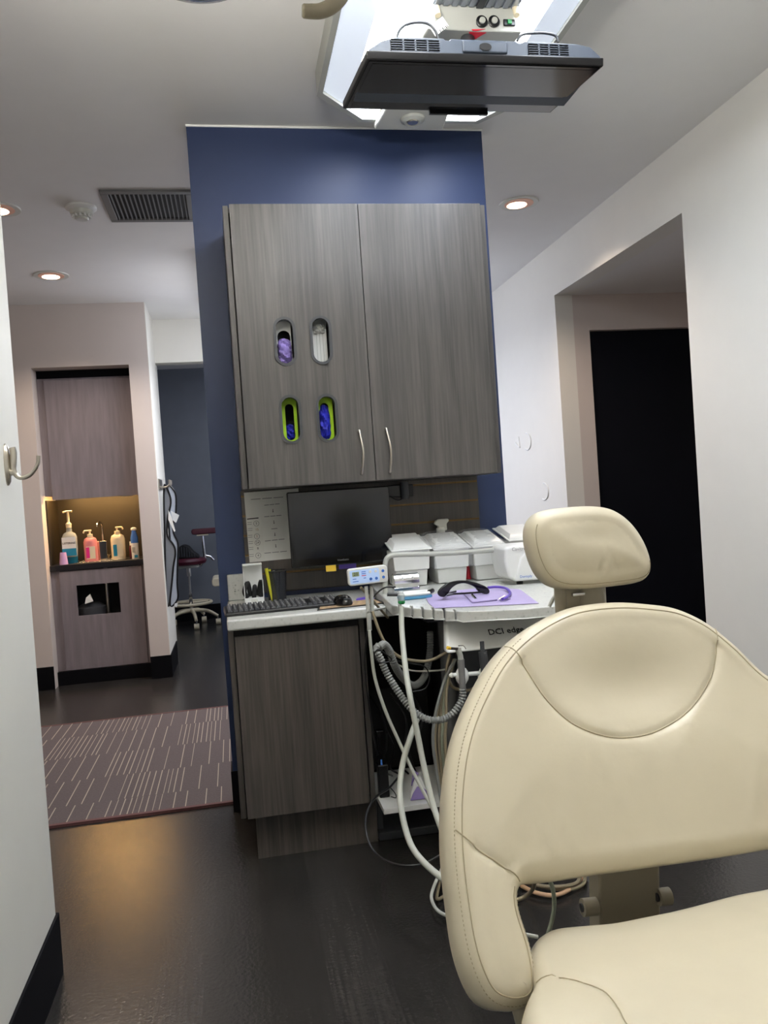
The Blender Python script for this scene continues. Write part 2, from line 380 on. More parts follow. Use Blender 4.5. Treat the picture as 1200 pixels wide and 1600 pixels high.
# vent
vx0, vx1, vy0, vy1 = -.514, -.08, 4.077, 4.506
v = T('ceiling_vent', 'square grey ceiling air vent with narrow slats beside the navy wall', 'vent', (-.3, 4.29, CH))
b = MB()
for a in ((vx0, vx1, vy0, vy0+.035), (vx0, vx1, vy1-.035, vy1), (vx0, vx0+.035, vy0+.035, vy1-.035), (vx1-.035, vx1, vy0+.035, vy1-.035)): b.box(*a, CH-.012, CH)
b.build('frame', 'mid_gray', v, bevel=.003)
B(vx0+.03, vx1-.03, vy0+.03, vy1-.03, CH-.003, CH-.001).build('duct', 'matte_black', v)
n = 17
for i in range(n):
    x = vx0+.045+(vx1-vx0-.09)*i/(n-1)
    MB().hexa([(x-.002, vy0+.035, CH-.012), (x+.001, vy0+.035, CH-.012), (x+.001, vy1-.035, CH-.012), (x-.002, vy1-.035, CH-.012)],
              [(x+.002, vy0+.035, CH-.003), (x+.0045, vy0+.035, CH-.003), (x+.0045, vy1-.035, CH-.003), (x+.002, vy1-.035, CH-.003)]).build('slat', 'mid_gray', v)
# smoke detector
t = T('smoke_detector', 'round white smoke detector on the ceiling left of the vent', 'smoke detector', (-.634, 4.31, CH))
c = (-.634, 4.31, CH)
MB().lathe([(0, 0), (.075, 0), (.075, -.01), (.06, -.02), (.058, -.02)][::-1], c, n=40).build('base', 'white_plastic', t, smooth=True)
MB().lathe([(.052, -.04), (.056, -.02)], c, n=40).build('collar', 'offwhite', t, smooth=True)
b = MB()
for i in range(12):
    a = 2*PI*i/12; p = Vector(c)+Vector((.041*math.cos(a), .041*math.sin(a), -.055)); b.cyl(p, p+Vector((0, 0, .016)), .006, 6)
b.build('sensor_ribs', 'white_plastic', t)
MB().lathe([(.028, -.064), (.034, -.058), (.034, -.04)], c, n=32).build('sensor_cap', 'offwhite', t, smooth=True)
MB().lathe([(.046, -.044), (.046, -.04)], c, n=32).build('sensor_ring', 'offwhite', t, smooth=True)

# main light fixture
FZ = 2.70
fx0, fx1 = .405, 1.17
LF = T('ceiling_light_fixture', 'large eight-sided ceiling light with white diffusers above the hanging monitor', 'ceiling light', (.78, 2.3, CH))
octo = [(fx0, 1.15), (fx0+.18, .95), (fx1-.1, .95), (fx1, 1.1), (fx1, 3.02), (fx1-.1, 3.16), (fx0+.185, 3.16), (fx0, 2.96)]
oc = [Vector((x, y, FZ)) for x, y in octo]; cen = Vector((.787, 2.05, FZ))
def inset(p, k):
    return [Vector((cen.x+(q.x-cen.x)*(1-k/.38), cen.y+(q.y-cen.y)*(1-k/.9), q.z)) for q in p]
b = MB(); n = 8; ins = inset(oc, .02); up = Vector((0, 0, CH-FZ))
for i in range(8):
    j = (i+1) % 8; b.hexa([oc[i], oc[j], ins[j], ins[i]], [oc[i]+up, oc[j]+up, ins[j]+up, ins[i]+up])
b.build('frame', 'light_gray_plastic', LF)
# diffusers: outer dim slopes and bright inner troughs on both sides of the middle track
def clip(poly, xa, xb):
    def cut(P, x, keep):
        out = []
        for i, a in enumerate(P):
            c = P[(i+1) % len(P)]; ia = keep(a.x, x); ic = keep(c.x, x)
            if ia: out.append(a)
            if ia != ic: out.append(a+(c-a)*((x-a.x)/(c.x-a.x)))
        return out
    return cut(cut(poly, xa, lambda a, b: a >= b), xb, lambda a, b: a <= b)
for xa, xb, mm, nm in ((fx0, fx0+.13, 'glow_dim', 'outer_diffuser'), (fx0+.135, .655, 'glow_white', 'diffuser'), (.905, fx1-.11, 'glow_white', 'diffuser'), (fx1-.105, fx1, 'glow_dim', 'outer_diffuser')):
    P = clip(ins, xa, xb); MB().prism([p+Vector((0, 0, .012)) for p in P], (0, 0, .01)).build(nm, mm, LF)
for x in (.655, .875): B(x, x+.03, .97, 3.15, FZ+.0, CH).build('divider', 'cream', LF)
B(.69, .872, .98, 3.14, FZ+.01, CH).build('track_cover', 'light_gray_plastic', LF)
b = MB(); b.hexa([(.665, 3.0, 2.68), (.915, 3.0, 2.68), (.93, 3.175, 2.68), (.65, 3.175, 2.68)], [(.665, 3.0, 2.72), (.915, 3.0, 2.72), (.93, 3.175, 2.72), (.65, 3.175, 2.72)]); b.build('end_box', 'offwhite', LF, bevel=.008)
MB().lathe([(.02, -.01), (.03, -.016), (.045, -.008), (.048, 0)], (.785, 3.08, 2.68), n=32).build('spot_ring', 'light_gray_plastic', LF, smooth=True)
MB().lathe([(0, -.006), (.02, -.004), (.022, .0)], (.785, 3.08, 2.668), n=24).build('spot_lens', 'nickel', LF, smooth=True)

# monitor unit box with knobs and fluted track
MU = T('equipment_housing', 'grey ceiling equipment box with two knobs and a rocker switch behind the hanging monitor', 'equipment box', (.757, 2.28, 2.70))
MB().hexa([(.622, 2.2, 2.517), (.893, 2.2, 2.517), (.885, 2.37, 2.517), (.605, 2.37, 2.517)], [(.622, 2.2, 2.70), (.893, 2.2, 2.70), (.885, 2.37, 2.70), (.605, 2.37, 2.70)]).build('box', 'light_gray_plastic', MU, bevel=.004)
for px in (752, 771):
    p = at(px, 35, y=2.2); k = MB().lathe([(.0155, 0), (.0165, .006), (.013, .008)], p, (0, -1, 0), 24).build('knob', 'black_plastic', MU, smooth=True)
    MB().lathe([(.0085, .008), (.0085, .013), (.006, .0135)], p, (0, -1, 0), 20).build('knob_cap', 'light_gray_plastic', k, smooth=True)
p = at(795, 36.5, y=2.2); s_ = B(p.x-.017, p.x+.017, 2.194, 2.2, p.z-.009, p.z+.009).build('switch', 'black_plastic', MU, bevel=.002)
B(p.x-.006, p.x+.006, 2.190, 2.194, p.z-.006, p.z+.006).build('rocker', 'green', s_, bevel=.001)
MB().prism([(.745, 2.198, 2.519), (.785, 2.198, 2.521), (.762, 2.2, 2.5165), (.75, 2.2, 2.5165)], (0, -.002, 0)).build('warning_mark', 'red', MU)
MB().prism([(.74, 2.205, 2.5165), (.79, 2.205, 2.5165), (.757, 2.255, 2.5165)], (0, 0, -.001)).build('warning_triangle', 'red', MU)
b = MB(); b.box(.64, .885, 1.2, 2.198, 2.585, 2.655); b.build('track_body', 'aluminium', MU)
for i in range(10):
    x = .65+i*.0245
    if i == 5: continue
    B(x-.008, x+.008, 1.2, 2.197, 2.579, 2.59).build('flute', 'aluminium', MU, bevel=.003)
B(.762, .782, 1.2, 2.197, 2.577, 2.586).build('slot', 'dark_gray', MU)
for px, py in ((684, 16), (807, 16)):
    p = at(px, py, y=2.18); MB().cyl(p+Vector((0, 0, -.014)), p+Vector((0, .01, .014)), .0085, 16).build('pin', 'cream', MU, smooth=True)
B(.69, .87, 2.21, 2.36, 2.7, 2.79).build('hanger', 'light_gray_plastic', MU)
# price-style tag with cord
tg = T('paper_tag', 'small white paper tag with barcode hanging above the hanging monitor', 'tag', tuple(at(687, 42, y=2.15)))
q = Pp(2.15, (671, 42), (691, 26), (701, 41), (680, 57)); MB().prism(q, (0, -.0008, 0)).build('tag_sheet', 'paper', tg)
b = MB()
for i in range(6):
    a = at(686+i*2.2, 46-i*1.5, y=2.148); c_ = at(688.6+i*2.2, 51-i*1.8, y=2.148); d_ = Vector((.0015 if i % 2 else .0025, 0, 0)); b.prism([a, a+d_, c_+d_, c_], (0, -.0005, 0))
b.build('barcode', 'ink', tg)

# hanging monitor
TV = T('hanging_monitor', 'flat grey-framed monitor hanging face down below the ceiling light', 'monitor', (.69, 2.08, 2.36))
n0 = at(573, 93, y=1.93); n1_ = at(943, 100, y=1.93); f0 = at(538, 170, y=2.25); f1 = at(856, 173, y=2.25)
n0 = Vector((n0.x, 1.93, 2.285)); n1_ = Vector((n1_.x, 1.93, 2.285)); f0 = Vector((.378, 2.25, 2.318)); f1 = Vector((.985, 2.25, 2.318))
upv = Vector((0, -.004, .02))
MB().hexa([n0, n1_, f1, f0], [n0+upv, n1_+upv, f1+upv, f0+upv]).build('bezel', 'black_plastic', TV, bevel=.003)
def L4(u, v, dz=0):
    a = n0.lerp(n1_, u); c_ = f0.lerp(f1, u); p = a.lerp(c_, v); p.z += dz; return p
MB().hexa([L4(.012, .02, -.002), L4(.988, .02, -.002), L4(.988, .965, -.002), L4(.012, .965, -.002)], [L4(.012, .02, .003), L4(.988, .02, .003), L4(.988, .965, .003), L4(.012, .965, .003)]).build('screen', 'gloss_black', TV)
MB().hexa([L4(.03, .06, -.0025), L4(.97, .06, -.0025), L4(.97, .95, -.0025), L4(.03, .95, -.0025)], [L4(.03, .06, 0), L4(.97, .06, 0), L4(.97, .95, 0), L4(.03, .95, 0)]).build('display', 'screen', TV)
MB().hexa([L4(.4, .965, -.012), L4(.68, .965, -.012), L4(.68, 1, -.012), L4(.4, 1, -.012)], [L4(.4, .965, .003), L4(.68, .965, .003), L4(.68, 1, .003), L4(.4, 1, .003)]).build('control_strip', 'black_plastic', TV)
# back shell raised, near face seen with vents
zt0, zt1 = 2.303, 2.345
prof = [(.395, zt0), (.4, zt0+.012), (.43, zt0+.031), (.47, zt1), (.585, zt1), (.59, zt1-.004), (.6, zt1-.004), (.603, zt1), (.77, zt1), (.775, zt1-.004), (.785, zt1-.004), (.79, zt1), (.93, zt1-.002), (.965, zt0+.034), (.99, zt0+.012), (.995, zt0)]
MB().prism([(x, 1.938, z) for x, z in prof], (0, .24, 0)).build('back_shell', 'tv_shell', TV, bevel=.003)
for xa, xb in ((.452, .572), (.8, .905)):
    g = B(xa, xb, 1.936, 1.94, 2.309, 2.337).build('vent_grille', 'matte_black', TV)
    for i in range(6):
        B(xa, xb, 1.932, 1.937, 2.309+i*.0056-.0007, 2.309+i*.0056+.0007).build('vent_bar', 'tv_shell', g)
    for i in range(1, 4):
        x = xa+(xb-xa)*i/4; B(x-.002, x+.002, 1.932, 1.937, 2.309, 2.337).build('vent_bar', 'tv_shell', g)
B(.63, .745, 1.932, 1.94, 2.311, 2.341).build('mount_cover', 'tv_shell', TV, bevel=.004)
MB().lathe([(.015, 0), (.0155, .0015), (.0145, .0018)], (.687, 1.931, 2.324), (0, -1, 0), 24, sy=.6).build('mount_hole', 'matte_black', TV)
MB().cyl((.69, 2.1, 2.35), (.75, 2.25, 2.53), .02, 16).build('arm', 'dark_gray', TV, smooth=True)
tag(MB().tube(Pp(2.1, (622, 66), (622, 52), (632, 40), (650, 35), (668, 37), (680, 48), (686, 64)), .0035).build('power_cord', 'dark_gray', smooth=True), 'thin grey cord looping left above the hanging monitor', 'cord')
tag(MB().tube(Pp(2.1, (808, 64), (815, 55), (832, 52), (852, 52), (868, 56), (872, 66)), .0035).build('power_cord', 'dark_gray', smooth=True), 'thin grey cord looping right above the hanging monitor', 'cord')

# operating lamp, mostly above the frame
LP = T('operating_lamp', 'dental operating lamp with glass shield and beige curved handle at the top edge', 'lamp', tuple(at(400, -60, y=1.25)))
c = at(305, -78, y=1.2)
MB().lathe([(.0, -.045), (.02, -.0445), (.04, -.042), (.062, -.036), (.08, -.028), (.085, -.02)], c+Vector((0, 0, .0)), n=48).build('shield', 'lamp_glass', LP, smooth=True)
MB().lathe([(.088, -.02), (.09, .0), (.06, .05), (.02, .06)], c, n=48).build('head', 'offwhite', LP, smooth=True)
pts = [at(472, 17, y=1.15), at(486, 18, y=1.15), at(502, 17, y=1.15), at(520, 8, y=1.15), at(536, -12, y=1.15), at(540, -45, y=1.15)]
MB().tube(pts, .0092, 16, rfun=lambda t: .82 if t < .02 else 1+.25*t).build('handle', 'tan_plastic', LP, smooth=True)
MB().tube([c+Vector((.05, 0, .05)), c+Vector((.13, 0, .07)), pts[-1]+Vector((0, 0, .01))], .015, 14).build('handle_arm', 'offwhite', LP, smooth=True)

# ================= UPPER CABINET =================
cx0, cx1, cz0, cz1, cy = .043, 1.043, 1.303, 2.343, 3.06
UC = T('upper_cabinet', 'two-door grey-brown wood-grain wall cabinet on the navy wall', 'cabinet', ((cx0+cx1)/2, 3.2, cz0))
b = MB(); b.box(cx0, cx0+.02, cy, YB-.002, cz0, cz1); b.box(cx1-.02, cx1, cy, YB-.002, cz0, cz1); b.box(cx0+.02, cx1-.02, cy+.02, YB-.002, cz0, cz0+.02); b.box(cx0+.02, cx1-.02, cy+.02, YB-.002, cz1-.02, cz1); b.box(cx0+.02, cx1-.02, YB-.022, YB-.002, cz0+.02, cz1-.02)
b.build('carcass', 'wood', UC, bevel=.001)
mid = .541
holes = [((445, 535), 0), ((501, 533), 0), ((454, 656), 0), ((511, 654), 0)]
HC = [at(x, y, y=cy) for (x, y), _ in holes]; hw, hh = .032, .082
def stadium(cx, cz, w_, h_, n=10):
    out = []
    for i in range(n+1): a = PI*i/n; out.append((cx+w_*math.cos(a), cz+(h_-w_)+w_*math.sin(a)))
    for i in range(n+1): a = PI+PI*i/n; out.append((cx+w_*math.cos(a), cz-(h_-w_)+w_*math.sin(a)))
    return out
def holed_panel(x0, x1, z0, z1, y0, y1, loops):
    vs = [Vector((x0, z0)), Vector((x1, z0)), Vector((x1, z1)), Vector((x0, z1))]; ed = [(0,1),(1,2),(2,3),(3,0)]
    for lp in loops:
        n0_ = len(vs); vs += [Vector(p) for p in lp]; ed += [(n0_+i, n0_+(i+1) % len(lp)) for i in range(len(lp))]
    res = geometry.delaunay_2d_cdt(vs, ed, [], 0, 1e-5)
    V, E_, F_ = res[0], res[1], res[2]
    def inside(p, lp):
        c_ = False
        for i in range(len(lp)):
            a, b_ = lp[i], lp[i-1]
            if (a[1] > p[1]) != (b_[1] > p[1]) and p[0] < (b_[0]-a[0])*(p[1]-a[1])/(b_[1]-a[1])+a[0]: c_ = not c_
        return c_
    b = MB(); n_ = len(V); F2 = []
    for f in F_:
        cc = sum((V[i] for i in f), Vector((0, 0)))/len(f)
        if not any(inside(cc, lp) for lp in loops): F2.append(f)
    allf = [tuple(f) for f in F2]+[tuple(i+n_ for i in f)[::-1] for f in F2]
    cnt = {}
    for f in F2:
        for i in range(len(f)):
            k = tuple(sorted((f[i], f[(i+1) % len(f)]))); cnt[k] = cnt.get(k, 0)+1
    b.add([(v.x, y0, v.y) for v in V]+[(v.x, y1, v.y) for v in V], allf+[(k[0], k[1], k[1]+n_, k[0]+n_) for k, v_ in cnt.items() if v_ == 1])
    return b
dl = holed_panel(cx0+.024, mid-.0015, cz0+.002, cz1, cy-.018, cy, [stadium(h.x, h.z, hw, hh) for h in HC]).build('door', 'wood', UC)
dr = B(mid+.0015, cx1-.024, cz0+.002, cz1, cy-.018, cy) if False else B(mid+.0015, cx1-.024, cy-.018, cy, cz0+.002, cz1); dr = dr.build('door', 'wood', UC, bevel=.001)
for h in HC:
    b = MB(); o_ = stadium(h.x, h.z, hw+.009, hh+.009); i_ = stadium(h.x, h.z, hw-.001, hh-.001); n_ = len(o_); ya, yb = cy-.022, cy+.004
    b.add([(x, ya, z) for x, z in o_]+[(x, ya, z) for x, z in i_]+[(x, yb, z) for x, z in i_]+[(x, yb-.008, z) for x, z in o_],
          [(i, (i+1) % n_, (i+1) % n_+n_, i+n_) for i in range(n_)]+[(i+n_, (i+1) % n_+n_, (i+1) % n_+2*n_, i+2*n_) for i in range(n_)]+[(i, i+3*n_, (i+1) % n_+3*n_, (i+1) % n_) for i in range(n_)])
    b.build('opening_ring', 'dark_gray', dl, smooth=True)
for d_, pa, pb in ((dl, (561, 674), (565, 739)), (dr, (603, 671), (609, 737))):
    a = at(*pa, y=cy-.02); c_ = at(*pb, y=cy-.02); mm = (a+c_)/2
    MB().tube([a+Vector((0, .005, 0)), a+Vector((0, -.012, -.004)), mm+Vector((.006, -.03, 0)), c_+Vector((0, -.012, .004)), c_+Vector((0, .005, 0))], .0045, 10, steps=8).build('handle', 'nickel', d_, smooth=True)
# inside: glove boxes
def crumple(name, cx, cz, w_, h_, y, material, parent, seed, d=.02):
    r = random.Random(seed); b = MB(); nx, nz = 12, 16; vs = []
    for j in range(nz+1):
        for i in range(nx+1):
            u = i/nx*2-1; v_ = j/nz*2-1; k = math.sqrt(max(0, 1-min(1, u*u)))
            vs.append((cx+u*w_, y-d*k*(1-abs(v_)**3)-r.uniform(0, .008)-.004*math.sin(9*v_+4*u), cz+v_*h_*(.6+.4*k)))
    b.add(vs, [(j*(nx+1)+i, j*(nx+1)+i+1, (j+1)*(nx+1)+i+1, (j+1)*(nx+1)+i) for j in range(nz) for i in range(nx)])
    return b.build(name, material, parent, smooth=True)
gy = cy+.03
bxs = []
for i, (h, lab, cm, nm, ct) in enumerate(zip(HC, ('box of lilac gloves behind the upper left cabinet opening', 'white paper tissues box behind the upper right cabinet opening', 'lime green glove box half empty behind the lower left cabinet opening', 'lime green glove box with blue glove bulging behind the lower right cabinet opening'), ('white_plastic', 'white_plastic', 'lime', 'lime'), ('glove_box', 'tissue_box', 'glove_box', 'glove_box'), ('box', 'box', 'box', 'box'))):
    t = T(nm, lab, ct, (h.x, gy+.05, h.z-.12), 'boxes inside the wall cabinet')
    w2 = .0265 if i % 2 == 0 else .0265
    lp = stadium(h.x-(.004 if i == 3 else .0), h.z-(.012 if i < 2 else .006), .016 if i > 1 else .024, .068 if i > 1 else .062) if i != 1 else stadium(h.x, h.z+.04, .02, .03)
    holed_panel(h.x-w2-.001, h.x+w2+.001, h.z-.12, h.z+.12, gy, gy+.002, [lp]).build('carton_front', cm, t) if i != 1 else MB().box(h.x-w2, h.x+w2, gy, gy+.002, h.z-.12, h.z+.05).build('carton_front', cm, t)
    b = MB(); b.box(h.x-w2, h.x+w2, gy+.08, gy+.082, h.z-.12, h.z+.12); b.box(h.x-w2-.001, h.x-w2+.001, gy+.002, gy+.08, h.z-.12, h.z+.12); b.box(h.x+w2-.001, h.x+w2+.001, gy+.002, gy+.08, h.z-.12, h.z+.12)
    b.build('carton_body', 'matte_black' if i > 1 else ('dark_gray' if i == 0 else cm), t)
    if i == 0: crumple('glove', h.x, h.z-.026, .027, .046, gy+.004, 'glove_purple', t, 1, .02)
    if i == 1:
        crumple('tissue', h.x, h.z+.05, .022, .02, gy+.004, 'paper', t, 2, .01)
        for k in range(3): B(h.x-.012+k*.012, h.x-.0105+k*.012, gy-.001, gy, h.z-.08, h.z+.04).build('fold', 'light_gray_plastic', t)
    if i == 2: crumple('glove', h.x, h.z-.04, .016, .03, gy+.03, 'glove_blue', t, 3, .01)
    if i == 3: crumple('glove', h.x-.006, h.z-.012, .021, .068, gy+.004, 'glove_blue', t, 5, .018)

# ================= BACKSPLASH, LOWER CABINET, COUNTER =================
SW = T('slatwall_panel', 'dark wood slatwall backsplash with brass grooves under the wall cabinet', 'slatwall', (.5, YB-.01, .9))
B(.038, 1.036, YB-.012, YB-.001, .88, 1.303).build('backer', 'brown_panel', SW)
for i in range(6):
    z = .88+i*.08
    B(.038, 1.036, YB-.022, YB-.012, z+.004, min(z+.076, 1.302)).build('slat', 'wood_slat', SW, bevel=.001)
    if i: B(.038, 1.036, YB-.0165, YB-.012, z-.004, z+.004).build('groove_strip', 'brass', SW)
LC = T('lower_cabinet', 'dark wood-grain base cabinet with one door below the left worktop', 'cabinet', (.2, 3.1, 0))
b = MB(); b.box(-.045, -.026, 2.853, YB-.01, .167, .823); b.box(.41, .428, 2.853, YB-.01, .167, .823); b.box(-.026, .41, 2.86, YB-.01, .167, .185); b.box(-.026, .41, YB-.03, YB-.01, .185, .823)
b.build('carcass', 'wood_low', LC, bevel=.001)
B(-.023, .403, 2.833, 2.851, .17, .798).build('door', 'wood_low', LC, bevel=.001)
B(-.026, .41, 2.87, 2.89, .795, .823).build('top_rail', 'matte_black', LC)
B(.004, .434, 2.903, 2.92, 0, .165).build('toe_kick', 'wood_low', LC)
ct = T('worktop', 'speckled white quartz worktop on the base cabinet left of the delivery unit', 'worktop', (.3, 3.1, .82))
MB().box(-.045, .505, 2.8, YB-.001, .824, .862).build('slab', 'quartz', ct, bevel=.008, seg=3)
B(.506, .61, 2.805, 3.3, .824, .845).build('slab_under', 'quartz', ct)
B(-.04, .025, YB-.03, YB-.001, .862, .968).build('upstand', 'quartz', ct, bevel=.004)

# things on the worktop
CZ = .862
# posters
po = T('instruction_sheet', 'white printed instruction sheet with arrows taped left of the desk monitor', 'paper sheet', (.16, 3.365, 1.15))
Y_ = YB-.024
q = Pp(Y_, (381, 770), (466, 763), (480, 872), (390, 879)); q[2] = q[3]+(q[1]-q[0]); MB().prism(q, (0, -.001, 0)).build('sheet', 'paper', po)
def bar(px0, py0, px1, py1, th, mt, par, y=None, nm='print_line'):
    y = y or Y_-.0015; a = at(px0, py0, y=y); c_ = at(px1, py1, y=y); u = Vector((0, 0, th)); return MB().prism([a, c_, c_+u, a+u], (0, -.0004, 0)).build(nm, mt, par)
for a in ((392, 781, 445, 777), (413, 790, 438, 787.5), (413, 808, 441, 805.5), (424, 827, 435, 826), (414, 846, 446, 842.5), (413, 865, 450, 861.5)):
    n_ = 3 if a[2]-a[0] > 20 else 1
    for k in range(n_):
        u0 = k/n_; u1 = (k+.86)/n_; bar(a[0]+(a[2]-a[0])*u0, a[1]+(a[3]-a[1])*u0, a[0]+(a[2]-a[0])*u1, a[1]+(a[3]-a[1])*u1, .0028, 'ink_soft', po)
for x, y in ((426.5, 798), (428, 816), (429.5, 835), (431, 853)):
    a = at(x, y, y=Y_-.0015); MB().prism([a+Vector((-.001, 0, .007)), a+Vector((-.0012, 0, -.003)), a+Vector((-.0025, 0, -.003)), a+Vector((0, 0, -.0075)), a+Vector((.0025, 0, -.003)), a+Vector((.0012, 0, -.003)), a+Vector((.001, 0, .007))], (0, -.0005, 0)).build('arrow', 'ink', po)
ps = T('schedule_card', 'narrow white card of circled numbers on the left of the instruction sheet', 'paper sheet', (.085, 3.36, 1.1))
q = Pp(Y_-.002, (385, 810), (408, 808), (414, 874), (392, 876)); MB().prism(q, (0, -.0008, 0)).build('sheet', 'paper', ps)
bar(386, 812, 404, 810, .004, 'ink', ps, Y_-.0032)
for x, y, s_, mt_, ci in ((400.5, 818, '5', 'ink', 1), (401.5, 827.5, '15', 'ink_tan', 0), (401.5, 838, '2', 'ink_red', 1), (402.5, 848, '24', 'ink', 1), (403, 857, '8', 'ink', 0), (403.5, 868, '4', 'ink', 1)):
    a = at(x, y, y=Y_-.0034); text(s_, .013, facing(a), mt_, ps, 'number')
    if ci: MB().tube([a+Vector((.0105*math.cos(k*PI/8), 0, .0105*math.sin(k*PI/8))) for k in range(16)], .0006, 5, closed=True, steps=2).build('number_ring', 'ink', ps)
    for k in range(2): bar(x-14, y-1+k*3, x-7, y-1.6+k*3, .0018, 'ink_soft', ps, Y_-.0032)

# desk monitor on wall arm
DM = T('desk_monitor', 'black flat-screen monitor hanging under the wall cabinet above the keyboard', 'monitor', (.41, 3.2, 1.0))
Y_m = 3.2; c4 = [at(446, 770, y=Y_m), at(612, 758, y=Y_m), at(614, 875, y=Y_m), at(459, 881, y=Y_m)]
mx0, mx1, mz0, mz1 = .212, .618, .985, 1.283
MB().box(mx0, mx1, Y_m, Y_m+.03, mz0, mz1).build('shell', 'gloss_black', DM, bevel=.005)
B(mx0+.018, mx1-.018, Y_m-.002, Y_m+.004, mz0+.033, mz1-.02).build('screen', 'screen', DM)
text('ViewSonic', .011, facing((.415, Y_m-.002, mz0+.019)), 'ink_soft', DM)
MB().cyl((.45, Y_m+.03, 1.17), (.48, YB-.02, 1.22), .018, 14).build('wall_arm', 'black_plastic', DM, smooth=True)
WM = T('monitor_bracket', 'black swing-arm bracket on the slatwall right of the desk monitor', 'bracket', (.69, 3.3, 1.24))
a = at(640, 768, y=3.33)
B(.63, .74, 3.3, YB-.023, 1.235, 1.285).build('plate', 'black_plastic', WM, bevel=.004)
MB().cyl((.70, 3.29, 1.225), (.70, 3.29, 1.295), .017, 18).build('pivot', 'dark_gray', WM, smooth=True)
MB().tube([(.64, 3.29, 1.24), (.665, 3.285, 1.222), (.69, 3.29, 1.228), (.68, 3.31, 1.24)], .003).build('cable_loop', 'black_plastic', WM, smooth=True)
tag(B(.345, .385, Y_m+.002, Y_m+.003, .962, .986).build('sticky_note', 'yellow'), 'yellow sticky note under the desk monitor', 'note')
tag(B(.4, .47, Y_m+.031, Y_m+.032, .965, .986).build('purple_slip', 'purple_deep'), 'purple paper slip behind the bottom edge of the desk monitor', 'note')
# keyboard
kb = T('keyboard', 'black computer keyboard on the quartz worktop edge', 'keyboard', (.155, 2.97, CZ), rz=math.radians(3))
kb.scale = (.93, .95, 1)
MB().hexa([(-.225, -.075, .0), (.225, -.075, .0), (.225, .075, .0), (-.225, .075, .0)], [(-.223, -.073, .012), (.223, -.073, .012), (.223, .073, .022), (-.223, .073, .022)]).build('body', 'black_plastic', kb, bevel=.003, local=True)
b = MB()
for r in range(6):
    for c_ in range(21):
        if c_ in (15, 18) and r != 0: continue
        x = -.212+c_*.0202; y = -.055+r*.022; z = .012+(y+.075)/.15*.01
        b.hexa([(x, y-.008, z), (x+.0165, y-.008, z), (x+.0165, y+.009, z), (x, y+.009, z)], [(x+.002, y-.006, z+.007), (x+.0145, y-.006, z+.007), (x+.0145, y+.006, z+.008), (x+.002, y+.006, z+.008)])
k_ = b.build('keys', 'dark_gray', kb, local=True); k_['kind'] = 'stuff'
b = MB()
for r in range(6):
    for c_ in range(21):
        if c_ in (15, 18): continue
        x = -.212+c_*.0202+.006; y = -.055+r*.022; z = .0195+(y+.075)/.15*.01
        b.box(x, x+.003, y-.002, y+.002, z, z+.0006)
k_ = b.build('key_letters', 'paper', kb, local=True); k_['kind'] = 'stuff'
# mouse pad and mouse
mp_ = T('mouse_pad', 'brown patterned mouse pad at the front of the worktop', 'mouse pad', (.38, 2.93, CZ))
MB().hexa([(.265, 2.84, CZ), (.51, 2.86, CZ), (.5, 3.0, CZ), (.285, 2.985, CZ)], [(.265, 2.84, CZ+.003), (.51, 2.86, CZ+.003), (.5, 3.0, CZ+.003), (.285, 2.985, CZ+.003)]).build('base', 'black_plastic', mp_)
MB().hexa([(.275, 2.85, CZ+.003), (.5, 2.868, CZ+.003), (.49, 2.993, CZ+.003), (.292, 2.978, CZ+.003)], [(.275, 2.85, CZ+.0036), (.5, 2.868, CZ+.0036), (.49, 2.993, CZ+.0036), (.292, 2.978, CZ+.0036)]).build('cover', 'patterned_mat', mp_)
ms = T('computer_mouse', 'black computer mouse on the patterned pad', 'mouse', (.366, 2.91, CZ+.004), rz=math.radians(15))
def blob(sx, sy, sz, n=20, k=8, p=1.0, flat=True):
    b = MB(); pr = []
    for j in range(k+1):
        a = (PI/2)*j/k; pr.append((math.cos(a)**.6 if math.cos(a) > 1e-6 else 0.0, math.sin(a)*sz))
    pr.insert(0, (.94, 0)); pr[1] = (1, .15*sz); return b.lathe(pr, n=n, sx=sx, sy=sy)
blob(.032, .052, .034).build('shell', 'gloss_black', ms, smooth=True, local=True)
MB().box(-.003, .003, -.042, -.012, .026, .034).build('wheel', 'mid_gray', ms, bevel=.001, local=True)
B(-.012, .012, -.046, -.02, .02, .0265).build('button_plate', 'dark_gray', ms, bevel=.002, local=True)
tag(MB().hexa([(.43, 3.02, CZ), (.5, 3.02, CZ), (.49, 3.06, CZ), (.44, 3.06, CZ)], [(.43, 3.02, CZ+.004), (.5, 3.02, CZ+.004), (.49, 3.06, CZ+.008), (.44, 3.06, CZ+.004)]).build('purple_wrapper', 'purple_deep'), 'purple wrapper lying behind the mouse pad', 'wrapper')
